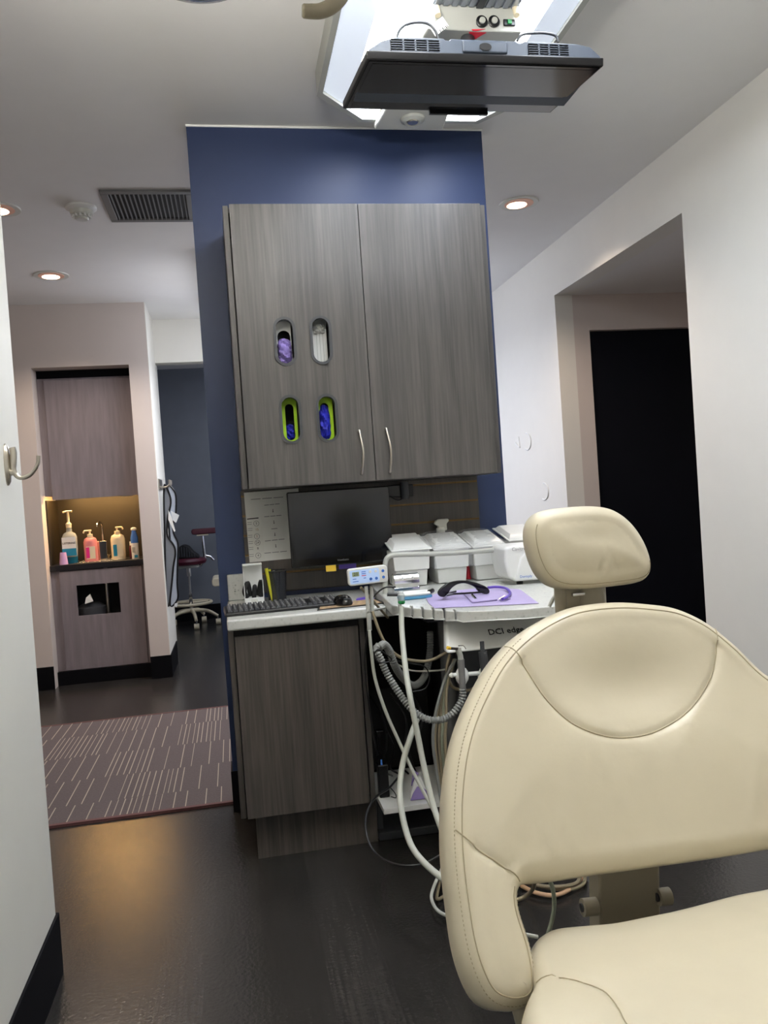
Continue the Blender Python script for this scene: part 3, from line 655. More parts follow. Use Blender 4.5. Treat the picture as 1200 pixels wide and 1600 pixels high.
# white dispenser box with black sponges
db = T('dispenser_box', 'white open-top box of black finger sleeves at the left end of the worktop', 'box', (.056, 3.14, CZ))
x0, x1, y0_, y1_ = .022, .095, 3.10, 3.17
b = MB(); b.box(x0, x1, y0_, y0_+.003, CZ, CZ+.035); b.box(x0, x0+.003, y0_, y1_, CZ, CZ+.13); b.box(x1-.003, x1, y0_, y1_, CZ, CZ+.1); b.box(x0, x1, y1_-.003, y1_, CZ, CZ+.16); b.box(x0, x1, y0_, y1_, CZ, CZ+.003); b.box(x0, x1, y0_+.03, y1_, CZ+.153, CZ+.16); b.build('carton', 'white_plastic', db, bevel=.002)
B(.047, .07, y0_-.002, y0_, CZ+.018, CZ+.03).build('latch', 'offwhite', db, bevel=.002)
for i, (dx_, dz_) in enumerate(((.033, .06), (.058, .045), (.082, .062))):
    MB().tube([(dx_, 3.115, CZ+.035+0), (dx_-.01+.01*i, 3.112, CZ+dz_), (dx_+.005, 3.12, CZ+dz_+.03), (dx_+.012-.01*i, 3.13, CZ+.04)], .0085, 10).build('sleeve', 'matte_black', db, smooth=True)
# pen cup
pc = T('pen_cup', 'dark mesh pen cup with yellow and grey markers beside the dispenser box', 'cup', (.14, 3.2, CZ))
MB().lathe([(.034, 0), (.042, .12), (.041, .12), (.033, .003)], (.148, 3.2, CZ), n=28).build('mesh_body', 'mesh_dark', pc, smooth=True)
MB().tube([(.148+.042*math.cos(a*PI/8), 3.2+.042*math.sin(a*PI/8), CZ+.121) for a in range(16)], .0025, 6, closed=True, steps=2).build('rim', 'matte_black', pc, smooth=True)
for i, (pxa, pxb, mt_, r_) in enumerate(((.112, .13, 'hi_yellow', .007), (.122, .142, 'hi_yellow', .007), (.14, .15, 'mid_gray', .005), (.165, .155, 'black_plastic', .005), (.133, .15, 'light_gray_plastic', .004))):
    mk = MB().cyl((pxb, 3.19-.01*(i % 2)*0+.005*i-.02+.01, CZ+.006), (pxa, 3.17+.008*i, CZ+.135-.006*i), r_, 10).build('marker', mt_, smooth=True)
    tag(mk, ('yellow highlighter at the left rim of the pen cup', 'yellow highlighter leaning in the middle of the pen cup', 'grey pen standing in the pen cup', 'black pen standing in the pen cup at its right', 'pale grey marker standing in the pen cup')[i], 'pen', 'pens in the mesh cup')

# ================= DELIVERY UNIT =================
UZ = .885
DU = T('delivery_unit', 'rear dental delivery unit with notched speckled white top behind the patient chair', 'dental unit', (.8, 2.8, 0))
edge = [at(589, 924, z=UZ), at(598, 935, z=UZ), at(612, 945, z=UZ), at(640, 949.5, z=UZ), at(660, 951, z=UZ), at(680, 952.5, z=UZ), at(700, 954, z=UZ), at(722, 955.5, z=UZ), at(760, 954.5, z=UZ), at(820, 951.5, z=UZ), at(880, 946, z=UZ)]
# front edge pixel x -> notch positions
poly = [(edge[0].x+.02, YB-.04), (edge[0].x, edge[0].y), (edge[2].x, edge[2].y)]
fr = [(e.x, e.y) for e in edge[2:]]
def fe(px):
    xs = [612, 640, 660, 680, 700, 722, 760, 820, 880]; 
    for i in range(len(xs)-1):
        if px <= xs[i+1]:
            t = (px-xs[i])/(xs[i+1]-xs[i]); a, c_ = fr[i], fr[i+1]; return Vector((a[0]+(c_[0]-a[0])*t, a[1]+(c_[1]-a[1])*t))
    return Vector(fr[-1])
dirn = Vector((.18, .98))*.06
outl = [Vector(p) for p in poly]
for n_ in (622, 642, 658.8, 675.5, 692.8, 710):
    a = fe(n_); c_ = fe(n_+(5.5 if n_ == 622 else 3.2)); outl += [a, a+dirn, c_+dirn, c_]
outl += [fe(722), fe(760), fe(820), fe(880), Vector((1.17, 2.56)), Vector((1.2, 2.65)), Vector((1.2, YB-.04))]
outl = outl[::-1]
vs = outl; res = geometry.delaunay_2d_cdt(vs, [(i, (i+1) % len(vs)) for i in range(len(vs))], [], 1, 1e-6)
b = MB(); V2, F2 = res[0], res[2]; n_ = len(V2)
b.add([(v.x, v.y, UZ-.029) for v in V2]+[(v.x, v.y, UZ) for v in V2], [tuple(f)[::-1] for f in F2]+[tuple(i+n_ for i in f) for f in F2])
n2 = len(outl); b.add([(v.x, v.y, UZ-.029) for v in outl]+[(v.x, v.y, UZ) for v in outl], [(i, (i+1) % n2, (i+1) % n2+n2, i+n2) for i in range(n2)])
bmt = b.build('notched_top', 'quartz', DU)
mo = bmt.modifiers.new('weld', 'WELD'); mo.merge_threshold = .0002; mo = bmt.modifiers.new('bevel', 'BEVEL'); mo.width = .005; mo.segments = 3; mo.limit_method = 'ANGLE'; mo.angle_limit = .7
for p_ in bmt.data.polygons: p_.use_smooth = True
wn_ = bmt.modifiers.new('wn', 'WEIGHTED_NORMAL')
# carrier plates, housing under the top
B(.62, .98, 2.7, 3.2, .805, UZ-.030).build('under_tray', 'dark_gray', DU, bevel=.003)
h0 = [at(705, 970, y=2.42), at(900, 960, y=2.42), at(900, 1000, y=2.36), at(698, 1026, y=2.36)]
h0 = [Vector((h0[0].x, 2.48, UZ-.031)), Vector((1.1, 2.48, UZ-.031)), Vector((1.1, 2.38, at(698, 1022, y=2.38).z)), Vector((at(698, 1022, y=2.38).x, 2.38, at(698, 1022, y=2.38).z))]
HB = MB().prism(h0, (0, .045, .0)).build('control_housing', 'white_plastic', DU, bevel=.01, seg=4)
zz = h0[2].z; ta = math.degrees(math.atan2(UZ-.031-zz, .10))
def on_face(x, k): return Vector((x, 2.38+.10*k-.004, zz+(UZ-.031-zz)*k))
kf = min([k/50 for k in range(51)], key=lambda k: (at(762, 988, y=2.38+.10*k).z-on_face(0, k).z)**2)
text('DCI edge', .03, Matrix.Translation(on_face(at(762, 988, y=2.38+.10*kf).x, kf)) @ Matrix.Rotation(math.radians(ta), 4, 'X'), 'ink', DU, extrude=.0006, align='LEFT')
MB().cyl((.735, 2.9, .0), (.735, 2.9, .805), .028, 24).build('column', 'mid_gray', DU, smooth=True)
B(.437, 1.1, 2.9, 3.3, 0, .03).build('base_plate', 'dark_gray', DU, bevel=.004)
B(.76, 1.14, 2.78, 3.3, .03, .8).build('cabinet_box', 'dark_gray', DU, bevel=.004)
# holder bar
hb = at(712, 1054, y=2.33); hb2 = at(800, 1048, y=2.355)
MB().cyl(at(708, 1055, y=2.355), hb2, .0065, 14).build('holder_bar', 'white_plastic', DU, smooth=True)
MB().cyl((.86, 2.355, hb2.z), (.86, 2.45, zz+.01), .008, 12).build('bar_bracket', 'dark_gray', DU, smooth=True)
for px in (722, 757):
    c_ = at(px, 1056, y=2.355); MB().lathe([(.011, -.024), (.019, -.012), (.0215, 0), (.019, .012), (.013, .022), (.010, .022), (.010, -.02)], c_, n=8).build('instrument_holder', 'white_plastic', DU, smooth=True)
MB().lathe([(.004, -.008), (.008, 0), (.004, .008)], at(706, 1055, y=2.355), (1, 0, 0), 12).build('bar_knob', 'white_plastic', DU, smooth=True)
# suction tip
SX = T('suction_handpiece', 'grey suction handpiece with brown tip in the left white holder', 'dental handpiece', tuple(at(722, 1060, y=2.34)))
Yh = 2.34
MB().cyl(at(723, 1076, y=Yh), at(720, 1030, y=Yh), .0095, 16, .0105).build('body', 'mid_gray', SX, smooth=True)
MB().tube(Pp(Yh, (720, 1032), (719, 1024), (716, 1016), (716, 1012)), .0085, 12).build('elbow', 'light_gray_plastic', SX, smooth=True)
MB().cyl(at(716, 1014, y=Yh), at(703, 1013, y=Yh-.03), .0042, 12).build('tip', 'brown_panel', SX, smooth=True)
MB().cyl(at(703, 1013, y=Yh-.03), at(699, 1012, y=Yh-.035), .005, 12).build('tip_end', 'yellow', SX, smooth=True)
MB().tube(Pp(Yh-.008, (716, 1009), (724, 1009), (728, 1014)), .0015, 8).build('lever', 'chrome', SX, smooth=True)
SX2 = T('air_water_handpiece', 'dark grey handpiece in the right white holder against the chair back', 'dental handpiece', tuple(at(757, 1050, y=2.34)))
MB().cyl(at(760, 1066, y=Yh), at(754, 1018, y=Yh), .013, 16).build('body', 'dark_gray', SX2, smooth=True)
B(at(754, 1018, y=Yh).x-.006, at(754, 1018, y=Yh).x+.006, Yh-.004, Yh+.004, at(754, 1018, y=Yh).z, at(754, 1002, y=Yh).z).build('tip', 'dark_gray', SX2, bevel=.001)
# corrugated hoses
def hose(name, label, pts, r, mt_, corr=0, cat='hose', n=12, group='hoses of the delivery unit'):
    return tag(MB().tube(pts, r, n, corr=corr, steps=24 if corr else 8).build(name, mt_, smooth=not corr), label, cat, group)
hose('corrugated_hose', 'grey corrugated suction hose curving from the tip down to the left loop', [at(x, y, y=yy) for x, y, yy in ((723, 1075, 2.34), (722, 1092, 2.34), (710, 1112, 2.34), (692, 1124, 2.35), (668, 1124, 2.36), (645, 1110, 2.38), (625, 1085, 2.4), (605, 1053, 2.41), (595, 1030, 2.41), (588, 1015, 2.41), (592, 1008, 2.42))], .0115, 'hose_dark', .0045)
hose('corrugated_hose', 'second grey corrugated hose rising into the column behind the first', [at(x, y, y=yy) for x, y, yy in ((592, 1012, 2.42), (600, 1007, 2.45), (609, 1018, 2.48), (617, 1040, 2.5), (630, 1060, 2.55), (646, 1071, 2.6), (660, 1062, 2.7), (668, 1042, 2.75), (672, 1015, 2.8), (672, 985, 2.8))], .0125, 'hose_dark', .0045)
# smooth hoses
hose('thick_tubing', 'thick pale grey tubing hanging from the green-banded vial to the floor', [at(x, y, y=yy) for x, y, yy in ((627, 948, 2.535), (628, 985, 2.5), (633, 1040, 2.42), (641, 1090, 2.35), (651, 1140, 2.33), (663, 1200, 2.3), (677, 1258, 2.25), (692, 1300, 2.2), (715, 1345, 2.2))], .0085, 'hose_gray')
hose('thick_tubing', 'thick grey tubing bowing left past the white shelf', [at(x, y, y=yy) for x, y, yy in ((655, 1115, 2.5), (642, 1150, 2.45), (630, 1190, 2.42), (625, 1230, 2.38), (628, 1270, 2.32), (640, 1315, 2.26), (660, 1345, 2.2), (695, 1375, 2.1), (720, 1385, 2.1))], .009, 'hose_gray')
hose('thin_tubing', 'thin pale tubing running down from the control panel post', [at(x, y, y=yy) for x, y, yy in ((577, 985, 2.5), (580, 1015, 2.5), (586, 1060, 2.5), (602, 1110, 2.48), (624, 1160, 2.45), (650, 1215, 2.4), (675, 1262, 2.35), (695, 1300, 2.3))], .0052, 'hose_gray')
hose('tan_tubing', 'tan tubing sagging behind the corrugated hose', [at(x, y, y=yy) for x, y, yy in ((582, 955, 2.55), (592, 985, 2.55), (604, 1008, 2.55), (622, 1025, 2.55), (645, 1032, 2.55), (672, 1032, 2.52), (700, 1018, 2.5))], .005, 'hose_tan')
hose('white_tubing', 'thin white tubing behind the thick grey tubing', [at(x, y, y=yy) for x, y, yy in ((620, 1038, 2.7), (645, 1048, 2.7), (680, 1048, 2.7), (700, 1045, 2.6))], .003, 'offwhite')
for i, (dx_, mt_) in enumerate(((0, 'hose_tan'), (5, 'hose_tan'), (9, 'hose_green'), (13, 'hose_tan'), (-3, 'hose_dark'))):
    r = random.Random(i)
    pts = [(712-dx_*.2, 1030), (700+dx_*.3, 1052), (691+dx_*.5, 1080), (683+dx_*1.1, 1120), (680+dx_*1.2, 1160), (686+dx_, 1210), (693+dx_*.9, 1260), (698+dx_*.5, 1310), (694+dx_*.6, 1360+i*5)]
    hose('instrument_tubing', ('tan instrument tube, leftmost of the bundle at the chair edge', 'tan instrument tube in the middle of the bundle at the chair edge', 'greenish instrument tube of the bundle at the chair edge', 'tan instrument tube, nearest the chair in the bundle', 'dull grey instrument tube left of the tan bundle')[i],
         [at(x, y, y=2.5-.008*i-(y-1030)*.0003) for x, y in pts], .0048, mt_)
hose('coiled_tubing', 'dark tan tubing looped below the white control housing', [at(x, y, y=2.5) for x, y in ((703, 1022), (698, 1045), (702, 1065), (712, 1076), (735, 1078), (748, 1066), (752, 1045))], .005, 'hose_tan')
hose('floor_cable', 'white cord looping out beside the chair back bottom', [at(x, y, z=.02+.1*max(0, (1400-y)/100)) for x, y in ((697, 1345), (688, 1362), (678, 1385), (674, 1402), (680, 1418), (692, 1428), (712, 1434), (740, 1440))], .005, 'offwhite')
hose('floor_cable', 'tan cord lying on the floor beside the white cord', [at(x, y, z=.012) for x, y in ((692, 1350), (688, 1375), (683, 1398), (685, 1405), (700, 1396), (715, 1388))], .005, 'hose_tan')
hose('peach_tubing', 'peach tubing curled on the floor behind the chair', [at(x, y, z=.015) for x, y in ((815, 1384), (835, 1394), (860, 1399), (880, 1395), (900, 1382), (915, 1365))], .0065, 'hose_peach')
hose('grey_floor_tubing', 'grey tubing looped on the floor behind the peach tubing', [at(x, y, z=.015) for x, y in ((815, 1378), (840, 1384), (870, 1389), (895, 1389), (912, 1380), (914, 1365))], .0055, 'hose_tan')
hose('grey_floor_tubing', 'second grey tubing looped on the floor behind the peach tubing', [at(x, y, z=.028) for x, y in ((812, 1376), (845, 1384), (875, 1385), (900, 1380), (908, 1366))], .0055, 'hose_tan')
hose('green_grey_cord', 'green-grey cord hanging down in the gap between chair back and seat', [at(x, y, y=1.75) for x, y in ((850, 1340), (858, 1372), (864, 1390), (866, 1415), (862, 1440), (852, 1475), (845, 1520), (842, 1560), (842, 1625), (842, 1680))], .005, 'hose_green')
hose('dark_tubing', 'dark tubing curving in the gap below the chair back corner', [at(x, y, z=.012+max(0,(1400-y)*.004)) for x, y in ((838, 1370), (832, 1390), (818, 1402), (800, 1408))], .006, 'hose_tan')
hose('white_floor_cord', 'short white cord seen left of the chair seat corner', [at(x, y, y=1.6) for x, y in ((800, 1455), (815, 1459), (840, 1464))], .004, 'offwhite')
hose('black_cable', 'black cable curving from the white shelf down onto the floor', [at(x, y, y=yy) for x, y, yy in ((622, 1215, 2.7), (607, 1232, 2.6), (588, 1245, 2.5), (575, 1265, 2.45), (571, 1290, 2.4), (578, 1320, 2.35), (595, 1340, 2.3), (625, 1352, 2.22), (660, 1350, 2.2), (690, 1335, 2.2))], .0035, 'black_plastic', group='black cables under the unit')
hose('black_cable', 'black cable running from the control panel to the scanner cradle', [at(x, y, y=2.6) for x, y in ((580, 938), (590, 926), (602, 918), (618, 917))], .0028, 'black_plastic', group='black cables under the unit')
hose('black_cable', 'black cable wrapped round the corrugated hose', [at(x, y, y=2.38) for x, y in ((585, 1022), (590, 1015), (600, 1020), (612, 1030), (604, 1035), (590, 1034), (585, 1022))], .002, 'black_plastic', group='black cables under the unit')
hose('black_cable', 'black cable hanging beside the base cabinet', [at(x, y, y=2.75) for x, y in ((583, 935), (578, 960), (572, 1000), (570, 1040), (575, 1090), (582, 1140), (590, 1180))], .003, 'black_plastic', group='black cables under the unit')
hose('black_cable', 'black cable looped round the grey column', [at(x, y, y=2.5) for x, y in ((600, 1030), (640, 1036), (664, 1042), (671, 1060), (664, 1076), (645, 1081))], .002, 'black_plastic', group='black cables under the unit')
# vial on top of thick tubing
vl = T('vial', 'small clear vial with green band standing in a unit notch', 'vial', tuple(at(627, 945, y=2.535)))
a = at(627.5, 944, y=2.535)
MB().lathe([(.0075, 0), (.0115, .004), (.0115, .011)], a, n=20).build('green_band', 'green', vl, smooth=True)
MB().lathe([(.011, .011), (.0115, .03), (.008, .034), (.0085, .04), (.007, .041)], a, n=20).build('clear_body', 'vial', vl, smooth=True)
# control panel on post
CP = T('control_panel', 'white scaler control panel with blue face and numeric display on a post', 'control panel', tuple(at(577, 925, y=2.55)))
pc0 = at(575, 899.5, y=2.55)
M0 = Matrix.Translation(pc0) @ Matrix.Rotation(math.radians(-2), 4, 'Y')
def pl(mb, name, mt_, par, bevel=.0, smooth=False):
    mb.v = [tuple(M0 @ Vector(v)) for v in mb.v]; return mb.build(name, mt_, par, bevel=bevel, smooth=smooth)
b = MB().prism([(x, 0, z) for x, z in rounded(-.064, .064, -.027, .027, .01)], (0, .025, 0)); pl(b, 'case', 'white_plastic', CP, .003)
b = MB().prism([(x, -.001, z) for x, z in rounded(-.058, .036, -.021, .021, .004)], (0, .002, 0)); pl(b, 'face', 'panel_blue', CP)
b = MB().prism([(x, -.001, z) for x, z in rounded(.041, .057, -.02, .02, .006)], (0, .002, 0)); pl(b, 'key_pad', 'white_plastic', CP)
pl(MB().box(-.05, -.028, -.002, 0, .002, .016), 'display', 'lcd', CP)
o = text('20', .014, M0 @ facing((-.039, -.003, .009)), 'ink', CP)
for x, z, mt_ in ((.008, .012, 'white_plastic'), (.026, .012, 'white_plastic'), (.008, -.011, 'blue'), (.026, -.011, 'blue'), (.049, .01, 'blue'), (.049, -.01, 'blue')):
    pl(MB().lathe([(.0048, 0), (.0044, .0015)], (x, -.001, z), (0, -1, 0), 18), 'button', mt_, CP, smooth=True)
for x, z, w_, mt_ in ((-.02, .014, .014, 'blue'), (-.02, .008, .014, 'blue'), (-.02, .002, .014, 'red'), (-.05, -.006, .012, 'blue'), (-.05, -.014, .018, 'blue'), (-.015, -.006, .008, 'blue')):
    pl(MB().box(x, x+w_, -.0016, 0, z-.001, z+.0012), 'print_line', mt_, CP)
MB().cyl(at(572, 916, y=2.56), at(576, 962, y=2.56), .006, 12).build('post', 'light_gray_plastic', CP, smooth=True)
MB().cyl(at(580, 916, y=2.57), at(582, 968, y=2.57), .006, 12).build('post', 'light_gray_plastic', CP, smooth=True)
MB().cyl(at(574, 955, y=2.55), at(600, 950, y=2.7), .004, 10).build('brace', 'light_gray_plastic', CP, smooth=True)
MB().cyl(at(576, 958, y=2.55), at(577.5, 985, y=2.55), .0075, 14).build('sleeve', 'light_gray_plastic', CP, smooth=True)
MB().cyl(at(564, 918, y=2.6), at(606, 965, y=2.75), .0045, 10).build('strut', 'hose_tan', CP, smooth=True)
# bent rail
rl = T('bent_rail', 'white bent metal rail in front of the storage tubs', 'rail', tuple(at(602, 930, y=2.95)))
MB().tube([at(x, y, y=yy) for x, y, yy in ((602, 932, 2.95), (602, 905, 2.95), (602, 882, 2.95), (606, 871, 2.95), (618, 867, 2.95), (650, 866, 2.95), (690, 865, 2.96), (740, 862, 2.98), (790, 858, 3.0))], .0095, 14, steps=10).build('rail_tube', 'light_gray_plastic', rl, smooth=True)
# chrome roll holder
rh = T('roll_holder', 'chrome roll dispenser with white roll in front of the first tub', 'dispenser', tuple(at(632, 920, z=UZ)))
c_ = at(634, 908, y=2.93)
MB().lathe([(.027, 0), (.027, .085)], c_+Vector((-.045, 0, -.002)), (1, 0, .03), 28).build('roll', 'paper', rh, smooth=True)
b = MB(); 
for k in range(10):
    a0 = math.radians(-10+20*k); a1 = math.radians(10+20*k); 
    y0_, z0_ = -.031*math.cos(a0), .031*math.sin(a0); y1_, z1_ = -.031*math.cos(a1), .031*math.sin(a1)
    b.hexa([c_+Vector((-.047, y0_, z0_)), c_+Vector((.044, y0_, z0_)), c_+Vector((.044, y1_, z1_)), c_+Vector((-.047, y1_, z1_))], [c_+Vector((-.047, y0_*.95, z0_*.95)), c_+Vector((.044, y0_*.95, z0_*.95)), c_+Vector((.044, y1_*.95, z1_*.95)), c_+Vector((-.047, y1_*.95, z1_*.95))])
b.build('cover', 'chrome', rh, smooth=True)
for s_ in (-.018, .02): MB().cyl(c_+Vector((s_, -.033, .01)), c_+Vector((s_, -.033, .02)), .004, 10).build('clip', 'white_plastic', rh, smooth=True)
B(c_.x-.05, c_.x+.047, 2.91, 2.95, UZ, c_.z-.02).build('foot', 'chrome', rh, bevel=.002)
# scanner cradle
sc_ = T('intraoral_cradle', 'white and blue flat device lying at the left of the unit top', 'device', tuple(at(640, 932, z=UZ)))
a = at(614, 932, z=UZ); c_ = at(664, 928, z=UZ)
x0, x1 = a.x, c_.x
MB().prism([(x, y, UZ+.001) for x, y in rounded(x0, x1, 2.72, 2.80, .02)], (0, 0, .01)).build('base', 'blue_cap', sc_, bevel=.002)
MB().prism([(x, y, UZ+.011) for x, y in rounded(x0+.002, x1-.002, 2.722, 2.798, .018)], (0, 0, .012)).build('cover', 'white_plastic', sc_, bevel=.005)
MB().cyl((x1-.012, 2.73, UZ+.02), (x1+.005, 2.75, UZ+.022), .008, 12).build('end_cap', 'black_plastic', sc_, smooth=True)
MB().cyl((x0-.04, 2.75, UZ+.022), (x0+.002, 2.75, UZ+.018), .006, 12).build('plug', 'black_plastic', sc_, smooth=True)
# purple tray paper
q = [at(x, y, z=UZ+.0015) for x, y in ((664, 932), (670, 943), (679, 950.5), (842, 943), (812, 921), (760, 918), (700, 924))]
tag(MB().prism(q, (0, 0, .001)).build('tray_paper', 'purple_paper'), 'lilac paper sheet spread on the delivery unit top', 'paper')
q = [at(x, y, z=UZ+.004) for x, y in ((721, 926), (738, 942), (798, 936), (764, 921))]
pk = MB().prism(q, (0, 0, .004)); tag(pk.build('folded_pouch', 'purple_paper', bevel=.001), 'folded lilac napkin on the tray paper beside the goggles', 'napkin')
# goggles
gg = T('safety_glasses', 'black wraparound safety glasses lying on the lilac paper', 'glasses', tuple(at(724, 930, z=UZ)))
band = [(694, 933), (686, 931), (684, 925), (691, 917), (705, 910.5), (722, 908), (740, 909.5), (757, 915), (765, 921), (765.5, 927), (759, 929), (750, 925), (744, 918), (730, 912.5), (717, 914), (707, 920), (701, 928)]
bp_ = spline([at(x, y, y=2.62) for x, y in band], 4, True)
MB().prism([p+Vector((0, .02*math.sin((p.x-bp_[0].x)*18), 0)) for p in bp_], (0, .014, 0)).build('frame', 'gloss_black', gg, bevel=.003)
MB().tube([at(x, y, y=2.615) for x, y in ((698, 930), (712, 928), (728, 927), (742, 926), (756, 925))], .0032, 10).build('lower_bar', 'gloss_black', gg, smooth=True)
MB().tube([at(690, 929, y=2.63), at(700, 927, y=2.72), at(712, 924, y=2.78)], .004, 10).build('temple', 'black_plastic', gg, smooth=True)
cm_ = T('clip_chain', 'purple cord with two silver clips curled beside the safety glasses', 'cord', tuple(at(780, 925, z=UZ)))
MB().tube([at(x, y, z=UZ+.012) for x, y in ((762, 918), (775, 917), (790, 919), (797, 926), (792, 933), (785, 936))], .0045, 10).build('cord', 'purple_deep', cm_, smooth=True)
for (x, y), (x2, y2) in (((788, 933), (779, 938)), ((738, 930), (744, 937))): MB().cyl(at(x, y, z=UZ+.012), at(x2, y2, z=UZ+.006), .005, 10).build('clip', 'chrome', cm_, smooth=True)

# tubs
def tub(px0, px1, py_top, py_bot, y, label, film=False, zb=None):
    a = at(px0, py_bot, y=y); c_ = at(px1, py_bot, y=y); lt = at((px0+px1)/2, py_top, y=y)
    cx = (a.x+c_.x)/2; wd = (c_.x-a.x)/2; zt_ = lt.z; D = .20; zb = UZ+.002 if zb is None else zb
    t = T('storage_tub', label, 'tub', (cx, y+D/2, zb), 'white lidded tubs along the back of the unit')
    def fr_(w0, ya, yb, z): return [(cx-w0, ya, z), (cx+w0, ya, z), (cx+w0, yb, z), (cx-w0, yb, z)]
    b = MB(); zm = zb+(zt_-zb)*.45
    b.hexa(fr_(wd*.74, y+.025, y+D-.02, zb), fr_(wd*.8, y+.017, y+D-.015, zm)); b.hexa(fr_(wd*.86, y+.008, y+D-.01, zm), fr_(wd*.93, y+.004, y+D-.002, zt_+.0))
    b.build('body', 'white_plastic', t, bevel=.004)
    sl = .22
    def sh(P): return [(x, yy, z+(yy-y)*sl) for x, yy, z in P]
    li = MB(); li.hexa(sh(fr_(wd, y-.006, y+D, zt_)), sh(fr_(wd, y-.006, y+D, zt_+.006))); li.hexa(sh(fr_(wd*.9, y+.006, y+D-.012, zt_+.006)), sh(fr_(wd*.72, y+.03, y+D-.03, zt_+.022)))
    li.build('lid', 'white_plastic', t, bevel=.002)
    if film:
        f = MB(); nx, ny = 14, 14; r = random.Random(px0); vv = []
        for j in range(ny+1):
            for i in range(nx+1):
                u = i/nx*2-1; v_ = j/ny; yy = y-.012+(D+.012)*v_; vv.append((cx+u*wd*1.02, yy, zt_+.024+(yy-y)*sl-.014*abs(u)**3+r.uniform(-.0025, .0025)))
        f.add(vv, [(j*(nx+1)+i, j*(nx+1)+i+1, (j+1)*(nx+1)+i+1, (j+1)*(nx+1)+i) for j in range(ny) for i in range(nx)])
        vv = []
        for j in range(9):
            for i in range(nx+1):
                u = i/nx*2-1; z = zt_+.02-.09*j/8; vv.append((cx+u*wd*1.02, y-.013+r.uniform(-.002, .002), z))
        f.add(vv, [(j*(nx+1)+i, j*(nx+1)+i+1, (j+1)*(nx+1)+i+1, (j+1)*(nx+1)+i) for j in range(8) for i in range(nx)])
        f.build('plastic_wrap', 'wrap_film', t, smooth=True)
tub(614, 678, 860, 912, 3.08, 'white lidded storage tub without film nearest the desk monitor')
tub(680, 739, 858, 908, 3.08, 'white lidded tub under clear film in the middle of the tub row', True)
tub(741, 795, 854, 904, 3.08, 'white lidded tub under clear film next to the white scaler box', True)
tub(795, 850, 844, 862, 3.16, 'white lidded tub raised behind the headrest and scaler box', zb=1.0)
B(1.08, 1.3, 3.18, 3.34, UZ, .998).build('tub_riser', 'offwhite', None, bevel=.004); tag(bpy.data.objects['tub_riser'], 'off-white riser block carrying the tub behind the scaler box', 'riser')
# red labelled thing between tubs
rd = at(731, 888, y=3.2); tag(MB().lathe([(.012, 0), (.012, .05), (.008, .055)], (rd.x, 3.2, UZ), n=16).build('red_capped_tube', 'red', smooth=True), 'small red tube standing between the two filmed tubs', 'tube')
# spray bottle behind
sb = T('spray_bottle', 'white trigger spray bottle behind the filmed tubs', 'spray bottle', (.835, 3.33, UZ))
p = at(688, 822, y=3.33)
MB().lathe([(.03, 0), (.032, .01), (.032, .13), (.014, .165), (.014, .18)], (p.x, 3.33, UZ), n=28).build('bottle', 'white_plastic', sb, smooth=True)
MB().lathe([(.018, 0), (.018, .025), (.014, .03)], (p.x, 3.33, p.z-.035), n=20).build('collar', 'offwhite', sb, smooth=True)
hd = Pp(3.345, (679, 814), (684, 811), (698, 810), (700, 813), (696, 818), (697, 828), (690, 830), (684, 830), (683, 822), (677, 819)); MB().prism(hd, (0, -.022, 0)).build('trigger_head', 'offwhite', sb, bevel=.004)
# scaler box
sc = T('scaler_unit', 'white plastic scaler power box beside the chair headrest', 'scaler unit', (1.12, 2.9, UZ))
xa = at(790, 905, y=2.86).x
pr = [Vector((xa+.004, 2.86, at(789, 856, y=2.86).z)), Vector((xa+.03, 2.86, at(800, 853, y=2.86).z)), Vector((1.3, 2.86, at(800, 853, y=2.86).z)), Vector((1.3, 2.86, UZ+.012)), Vector((xa+.04, 2.86, UZ+.012)), Vector((xa+.012, 2.86, UZ+.03)), Vector((xa, 2.86, UZ+.09))]
MB().prism(pr, (0, .16, 0)).build('case', 'white_plastic', sc, bevel=.012, seg=4)
MB().prism([(xa+.035, 2.855, UZ+.014), (xa+.06, 2.85, UZ+.1), (xa+.09, 2.85, UZ+.125), (1.29, 2.85, UZ+.125), (1.29, 2.85, UZ+.014)], (0, .02, 0)).build('front_shield', 'white_plastic', sc, bevel=.006, seg=3)
text('Cavitron', .018, facing((xa+.06, 2.852, UZ+.132)), 'ink_soft', sc); text('Dentsply', .013, facing((xa+.075, 2.849, UZ+.03)), 'blue', sc)
for x in (xa+.06, 1.27): MB().lathe([(.012, 0), (.012, .013)], (x, 2.88, UZ), n=16).build('foot', 'matte_black', sc, smooth=True)

# lower shelf and things
sh = T('low_shelf', 'white shelf near the floor under the delivery unit', 'shelf', (.6, 2.8, .0))
MB().box(.432, .705, 2.72, 3.1, .166, .184).build('board', 'white_plastic', sh, bevel=.001)
B(.44, .46, 2.93, 3.05, .031, .166).build('bracket', 'dark_gray', sh); B(.68, .70, 2.93, 3.05, .031, .166).build('bracket', 'dark_gray', sh)
dv = T('black_adapter', 'tall black power adapter with blue light on the white shelf', 'adapter', tuple(at(600, 1235, y=2.82)))
p = at(601, 1236, y=2.82)
B(p.x-.018, p.x+.018, 2.82, 2.86, .185, .3).build('body', 'black_plastic', dv, bevel=.004)
B(p.x-.014, p.x+.014, 2.83, 2.86, .3, .42).build('upper_body', 'gloss_black', dv, bevel=.004)
q = at(596, 1192, y=2.829); B(q.x-.003, q.x+.003, 2.826, 2.83, q.z-.012, q.z+.012).build('blue_light', 'blue', dv)
q = at(594, 1152, y=2.83); B(q.x-.006, q.x+.006, 2.835, 2.84, q.z-.003, q.z+.003).build('connector', 'light_gray_plastic', dv)
MB().tube([(p.x+.02, 2.82, .22), (p.x+.035, 2.81, .2), (p.x+.035, 2.8, .188), (p.x+.02, 2.81, .19)], .0018, 6).build('strap', 'black_plastic', dv, smooth=True)
